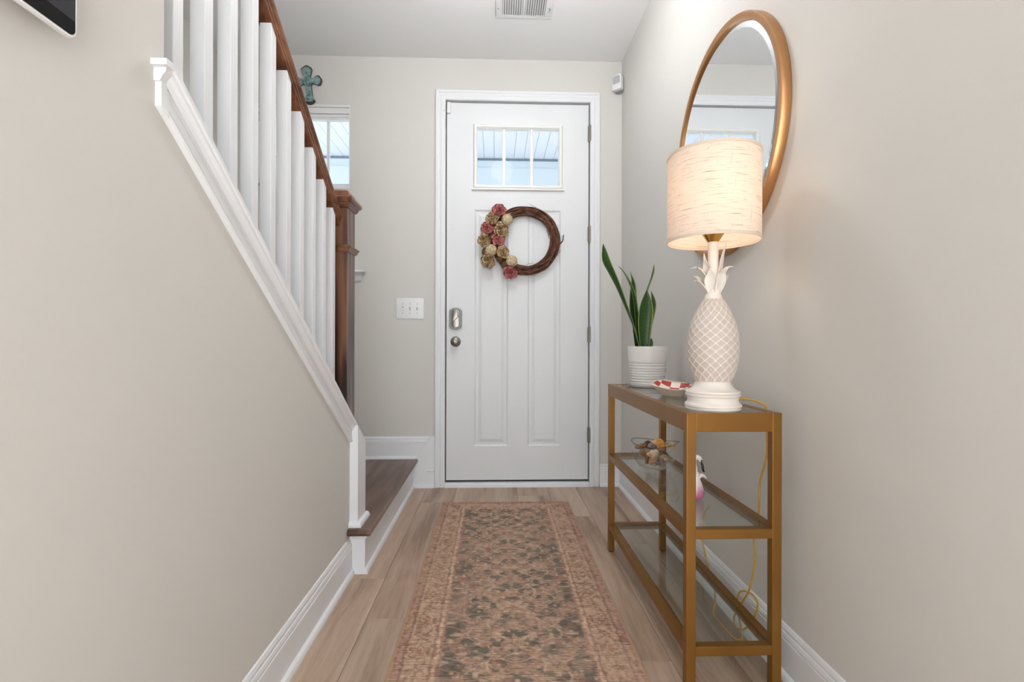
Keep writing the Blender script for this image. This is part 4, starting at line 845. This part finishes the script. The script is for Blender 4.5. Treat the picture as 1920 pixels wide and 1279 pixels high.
mb = MB().lathe([(0.001, 0.0), (0.016, 0.0), (0.023, 0.006), (0.026, 0.018), (0.025, 0.032), (0.020, 0.046), (0.013, 0.066), (0.010, 0.085), (0.001, 0.088)], (0, 0, 0), 28); mb.build('body', PG, fg, smooth=True)
MB().tube(spline([(0, 0, 0.07), (-0.004, 0, 0.10), (-0.006, 0, 0.120), (0.0, -0.002, 0.132), (0.010, -0.004, 0.130), (0.015, -0.005, 0.120)], 24), lambda u: 0.0095 - 0.0035 * u, 12).build('neck', PG, fg, smooth=True)
BLK = mat('black_glass', (20, 18, 20), 0.15, var=0.05)
MB().tube(spline([(0.014, -0.005, 0.122), (0.019, -0.006, 0.106), (0.020, -0.007, 0.094), (0.024, -0.008, 0.086)], 10), lambda u: 0.0034 * (0.7 + 0.5 * math.sin(PI * u)), 8).build('beak', BLK, fg, smooth=True)
for ex, ez in ((-0.006, 0.124), (0.014, 0.123)):
    MB().lathe([(0.001, -0.003), (0.003, 0), (0.001, 0.003)], (0, 0, 0), 8).build('eye', BLK, fg, smooth=True, loc=(ex, -0.0095 if ex < 0 else -0.011, ez))
MB().tube(spline([(0.008, 0, 0.070), (0.022, 0, 0.074), (0.036, 0.004, 0.064)], 10), lambda u: 0.009 * (1 - 0.8 * u), 10).build('wing', PG, fg, smooth=True)

# ================================================================== RUNNER RUG
def vnoise(x, y, seed):
    rs_ = np.random.RandomState(seed); T = rs_.rand(256, 256); xi = np.floor(x).astype(int); yi = np.floor(y).astype(int); fx = x - xi; fy = y - yi; fx = fx * fx * (3 - 2 * fx); fy = fy * fy * (3 - 2 * fy)
    g = lambda a, b: T[a % 256, b % 256]
    return (g(xi, yi) * (1 - fx) + g(xi + 1, yi) * fx) * (1 - fy) + (g(xi, yi + 1) * (1 - fx) + g(xi + 1, yi + 1) * fx) * fy
RW, RL = 0.725, 2.44; NXr, NYr = 264, 760
gu, gv = np.meshgrid(np.linspace(-RW / 2, RW / 2, NXr), np.linspace(0, RL, NYr))
wu = gu + 0.007 * (vnoise(gu * 60, gv * 60, 1) - 0.5) + 0.004 * (vnoise(gu * 150, gv * 150, 2) - 0.5)
wv = gv + 0.010 * (vnoise(gu * 50, gv * 50, 3) - 0.5) + 0.004 * (vnoise(gu * 150, gv * 150, 4) - 0.5)
au = np.abs(wu); edge = np.minimum(RW / 2 - au, np.minimum(wv, RL - wv) * 1.15)
c_ = lambda *q: np.array(lin(q))
base = np.zeros(gu.shape + (3,)); 
def paint(mask, col, a=1.0):
    mk = np.clip(mask, 0, 1)[..., None] * a; base[:] = base * (1 - mk) + np.array(col) * mk
def soft(d, w): return 1 / (1 + np.exp(np.clip(d / w, -40, 40)))
T_ = c_(190, 160, 139); T2 = c_(180, 146, 129); DK = c_(134, 100, 88); FD = c_(116, 108, 99); LT = c_(206, 178, 154); RST = c_(164, 116, 98)
base[:] = T_
paint(soft(edge - 0.034, 0.0015), T2); paint(soft(np.abs(edge - 0.034) - 0.0035, 0.001), DK, 0.75); paint(soft(np.abs(edge - 0.012) - 0.003, 0.001), DK, 0.35)
paint(soft(np.abs(edge - 0.118) - 0.003, 0.001), DK, 0.65); paint(soft(np.abs(edge - 0.128) - 0.005, 0.001), LT, 0.8); paint(soft(np.abs(edge - 0.138) - 0.003, 0.001), RST, 0.6)
fieldm = soft(-(edge - 0.142), 0.0012); paint(fieldm, FD)
# border motifs: alternating palmettes and buds
pv = 0.165; s = ((wv / pv) % 1.0 - 0.5) * pv; bu = au - (RW / 2 - 0.076); r = np.hypot(s, bu); th = np.arctan2(bu, s); bm = (1 - fieldm) * soft(-(edge - 0.038), 0.001)
paint(bm * soft(np.abs(r - 0.026 * (1 + 0.22 * np.cos(6 * th))) - 0.0028, 0.001), DK, 0.8); paint(bm * soft(r - 0.011 * (1 + 0.3 * np.cos(4 * th)), 0.001), RST, 0.8)
s2 = (((wv / pv) + 0.5) % 1.0 - 0.5) * pv; r = np.hypot(s2 * 1.2, bu); th = np.arctan2(bu, s2)
paint(bm * soft(r - 0.016 * (1 + 0.45 * np.cos(4 * th)), 0.001), DK, 0.6); paint(bm * soft(r - 0.006, 0.001), LT, 0.9)
paint(bm * soft(np.abs(bu - 0.022 * np.sin(2 * PI * wv / pv)) - 0.0016, 0.0008), DK, 0.55)
paint(bm * soft(np.hypot((s2 - 0.035) * 1.0, (bu - 0.018) * 2) - 0.009, 0.001), DK, 0.5); paint(bm * soft(np.hypot((s2 + 0.035), (bu + 0.018) * 2) - 0.009, 0.001), DK, 0.5)
# field: mirrored vine lattice, rosettes, leaves, diamonds
pf = 0.21
def cell(off): return ((wv / pf + off) % 1.0 - 0.5) * pf
for off, uc, R, rows in ((0.0, 0.0, 0.038, 8), (0.5, 0.115, 0.036, 6), (0.0, 0.19, 0.028, 5), (0.5, 0.0, 0.024, 4), (0.25, 0.060, 0.020, 4), (0.75, 0.060, 0.020, 4), (0.25, 0.165, 0.018, 6), (0.75, 0.165, 0.018, 6)):
    s = cell(off); d = au - uc; r = np.hypot(s * 0.95, d); th = np.arctan2(d, s); q = R * (1 + 0.24 * np.cos(rows * th))
    paint(fieldm * soft(r - q, 0.0016), LT if rows != 5 else T2, 0.55); paint(fieldm * soft(np.abs(r - q * 0.66) - 0.0026, 0.001), RST, 0.62); paint(fieldm * soft(r - q * 0.30, 0.001), DK if R > 0.03 else RST, 0.75)
for off, amp in ((0.0, 0.085), (0.5, 0.085), (0.25, 0.15)):
    paint(fieldm * soft(np.abs(au - np.abs(amp * np.sin(PI * (wv / pf + off)))) - 0.0030, 0.001), LT, 0.7)
    paint(fieldm * soft(np.abs(np.abs(cell(off)) - 0.02 - 0.35 * au) - 0.0022, 0.001), T_, 0.55)
for off, uc in ((0.12, 0.10), (0.38, 0.03), (0.62, 0.14), (0.88, 0.04), (0.5, 0.06), (0.0, 0.10)):
    s = cell(off); d = au - uc; paint(fieldm * soft(np.abs(s) + np.abs(d) * 0.6 - 0.017, 0.001), T_, 0.7); paint(fieldm * soft(np.abs(s) + np.abs(d) * 0.6 - 0.007, 0.001), RST, 0.8)
paint(fieldm * np.clip((vnoise(gu * 95, gv * 95, 11) - 0.68) * 4, 0, 0.5), RST * 0.9); paint(fieldm * np.clip((vnoise(np.abs(gu) * 60, gv * 60, 12) - 0.68) * 4, 0, 0.6), LT); paint((1 - fieldm) * np.clip((vnoise(np.abs(gu) * 80, gv * 80, 13) - 0.64) * 4, 0, 0.55), DK)
# wear: bleached patches and broken pile
n1 = vnoise(gu * 9 + 3, gv * 7, 5); n2 = vnoise(gu * 34, gv * 34, 6); n3 = vnoise(gu * 110, gv * 240, 7)
paint(np.clip((n1 * 0.5 + n2 * 0.5 - 0.45) * 1.9, 0, 0.38), T_ * 0.95); paint(np.clip((n2 - 0.55) * 1.6, 0, 0.3) * fieldm, T2)
base *= (0.80 + 0.40 * n3)[..., None]
rows_ = 0.5 + 0.5 * np.sin(2 * PI * gv / 0.0085 + 2.0 * (vnoise(gu * 14, gv * 40, 8) - 0.5)); brk = vnoise(gu * 70, gv * 118, 9)
base *= (1 - 0.55 * np.clip(1 - rows_ * 2.2, 0, 1) * np.clip((brk - 0.25) * 1.8, 0, 1))[..., None]
base *= 1.2
paint(soft(RW / 2 - np.abs(gu) - 0.006, 0.0008), c_(186, 152, 126))
rug = empty('runner_rug', (0.064, 2.905, 0.0), math.radians(0.0)); tag(rug, 'worn vintage patterned runner rug in pink, tan and charcoal on the floor', 'rug')
hz = 0.0065 + 0.0009 * (rows_ - 0.5) + 0.0006 * (n3 - 0.5)
co = np.stack([gu + 0.004 * gv * 0 , -gv, hz], -1).reshape(-1, 3)
idx = np.arange(NXr * NYr).reshape(NYr, NXr); q4 = np.stack([idx[:-1, :-1], idx[1:, :-1], idx[1:, 1:], idx[:-1, 1:]], -1).reshape(-1, 4)
me = bpy.data.meshes.new('pile'); me.vertices.add(len(co)); me.vertices.foreach_set('co', co.ravel()); me.loops.add(q4.size); me.loops.foreach_set('vertex_index', q4.ravel()); me.polygons.add(len(q4)); me.polygons.foreach_set('loop_start', np.arange(0, q4.size, 4)); me.polygons.foreach_set('use_smooth', np.ones(len(q4), bool))
me.update(calc_edges=True)
ca = me.color_attributes.new('weave', 'FLOAT_COLOR', 'POINT'); ca.data.foreach_set('color', np.concatenate([np.clip(base, 0, 1).reshape(-1, 3), np.ones((len(co), 1))], 1).ravel())
k = NT('rug_weave'); k.b.inputs['Roughness'].default_value = 0.95; k.b.inputs['Specular IOR Level'].default_value = 0.1
at = k.n('ShaderNodeAttribute', attribute_name='weave'); v = k.coords(); nz = k.n('ShaderNodeTexNoise', Scale=520.0, Detail=2.0); k.l(v, nz.inputs['Vector'])
mm = k.n('ShaderNodeMixRGB', blend_type='MULTIPLY', Fac=1.0); k.l(at.outputs['Color'], mm.inputs[1]); k.l(k.ramp(nz.outputs['Fac'], [(0.3, (0.78, 0.77, 0.76)), (0.65, (1.08, 1.07, 1.05))]), mm.inputs[2]); k.l(mm.outputs[0], k.b.inputs['Base Color']); k.bump(nz.outputs['Fac'], 0.5, 0.002)
me.materials.append(k.m); put('pile', me, rug)
MB().box(-RW / 2 - 0.001, RW / 2 + 0.001, -RL - 0.001, 0.001, 0.0002, 0.0055).build('backing', mat('rug_backing', (176, 144, 120), 0.95, var=0.08, vscale=200), rug, bevel=0.001)
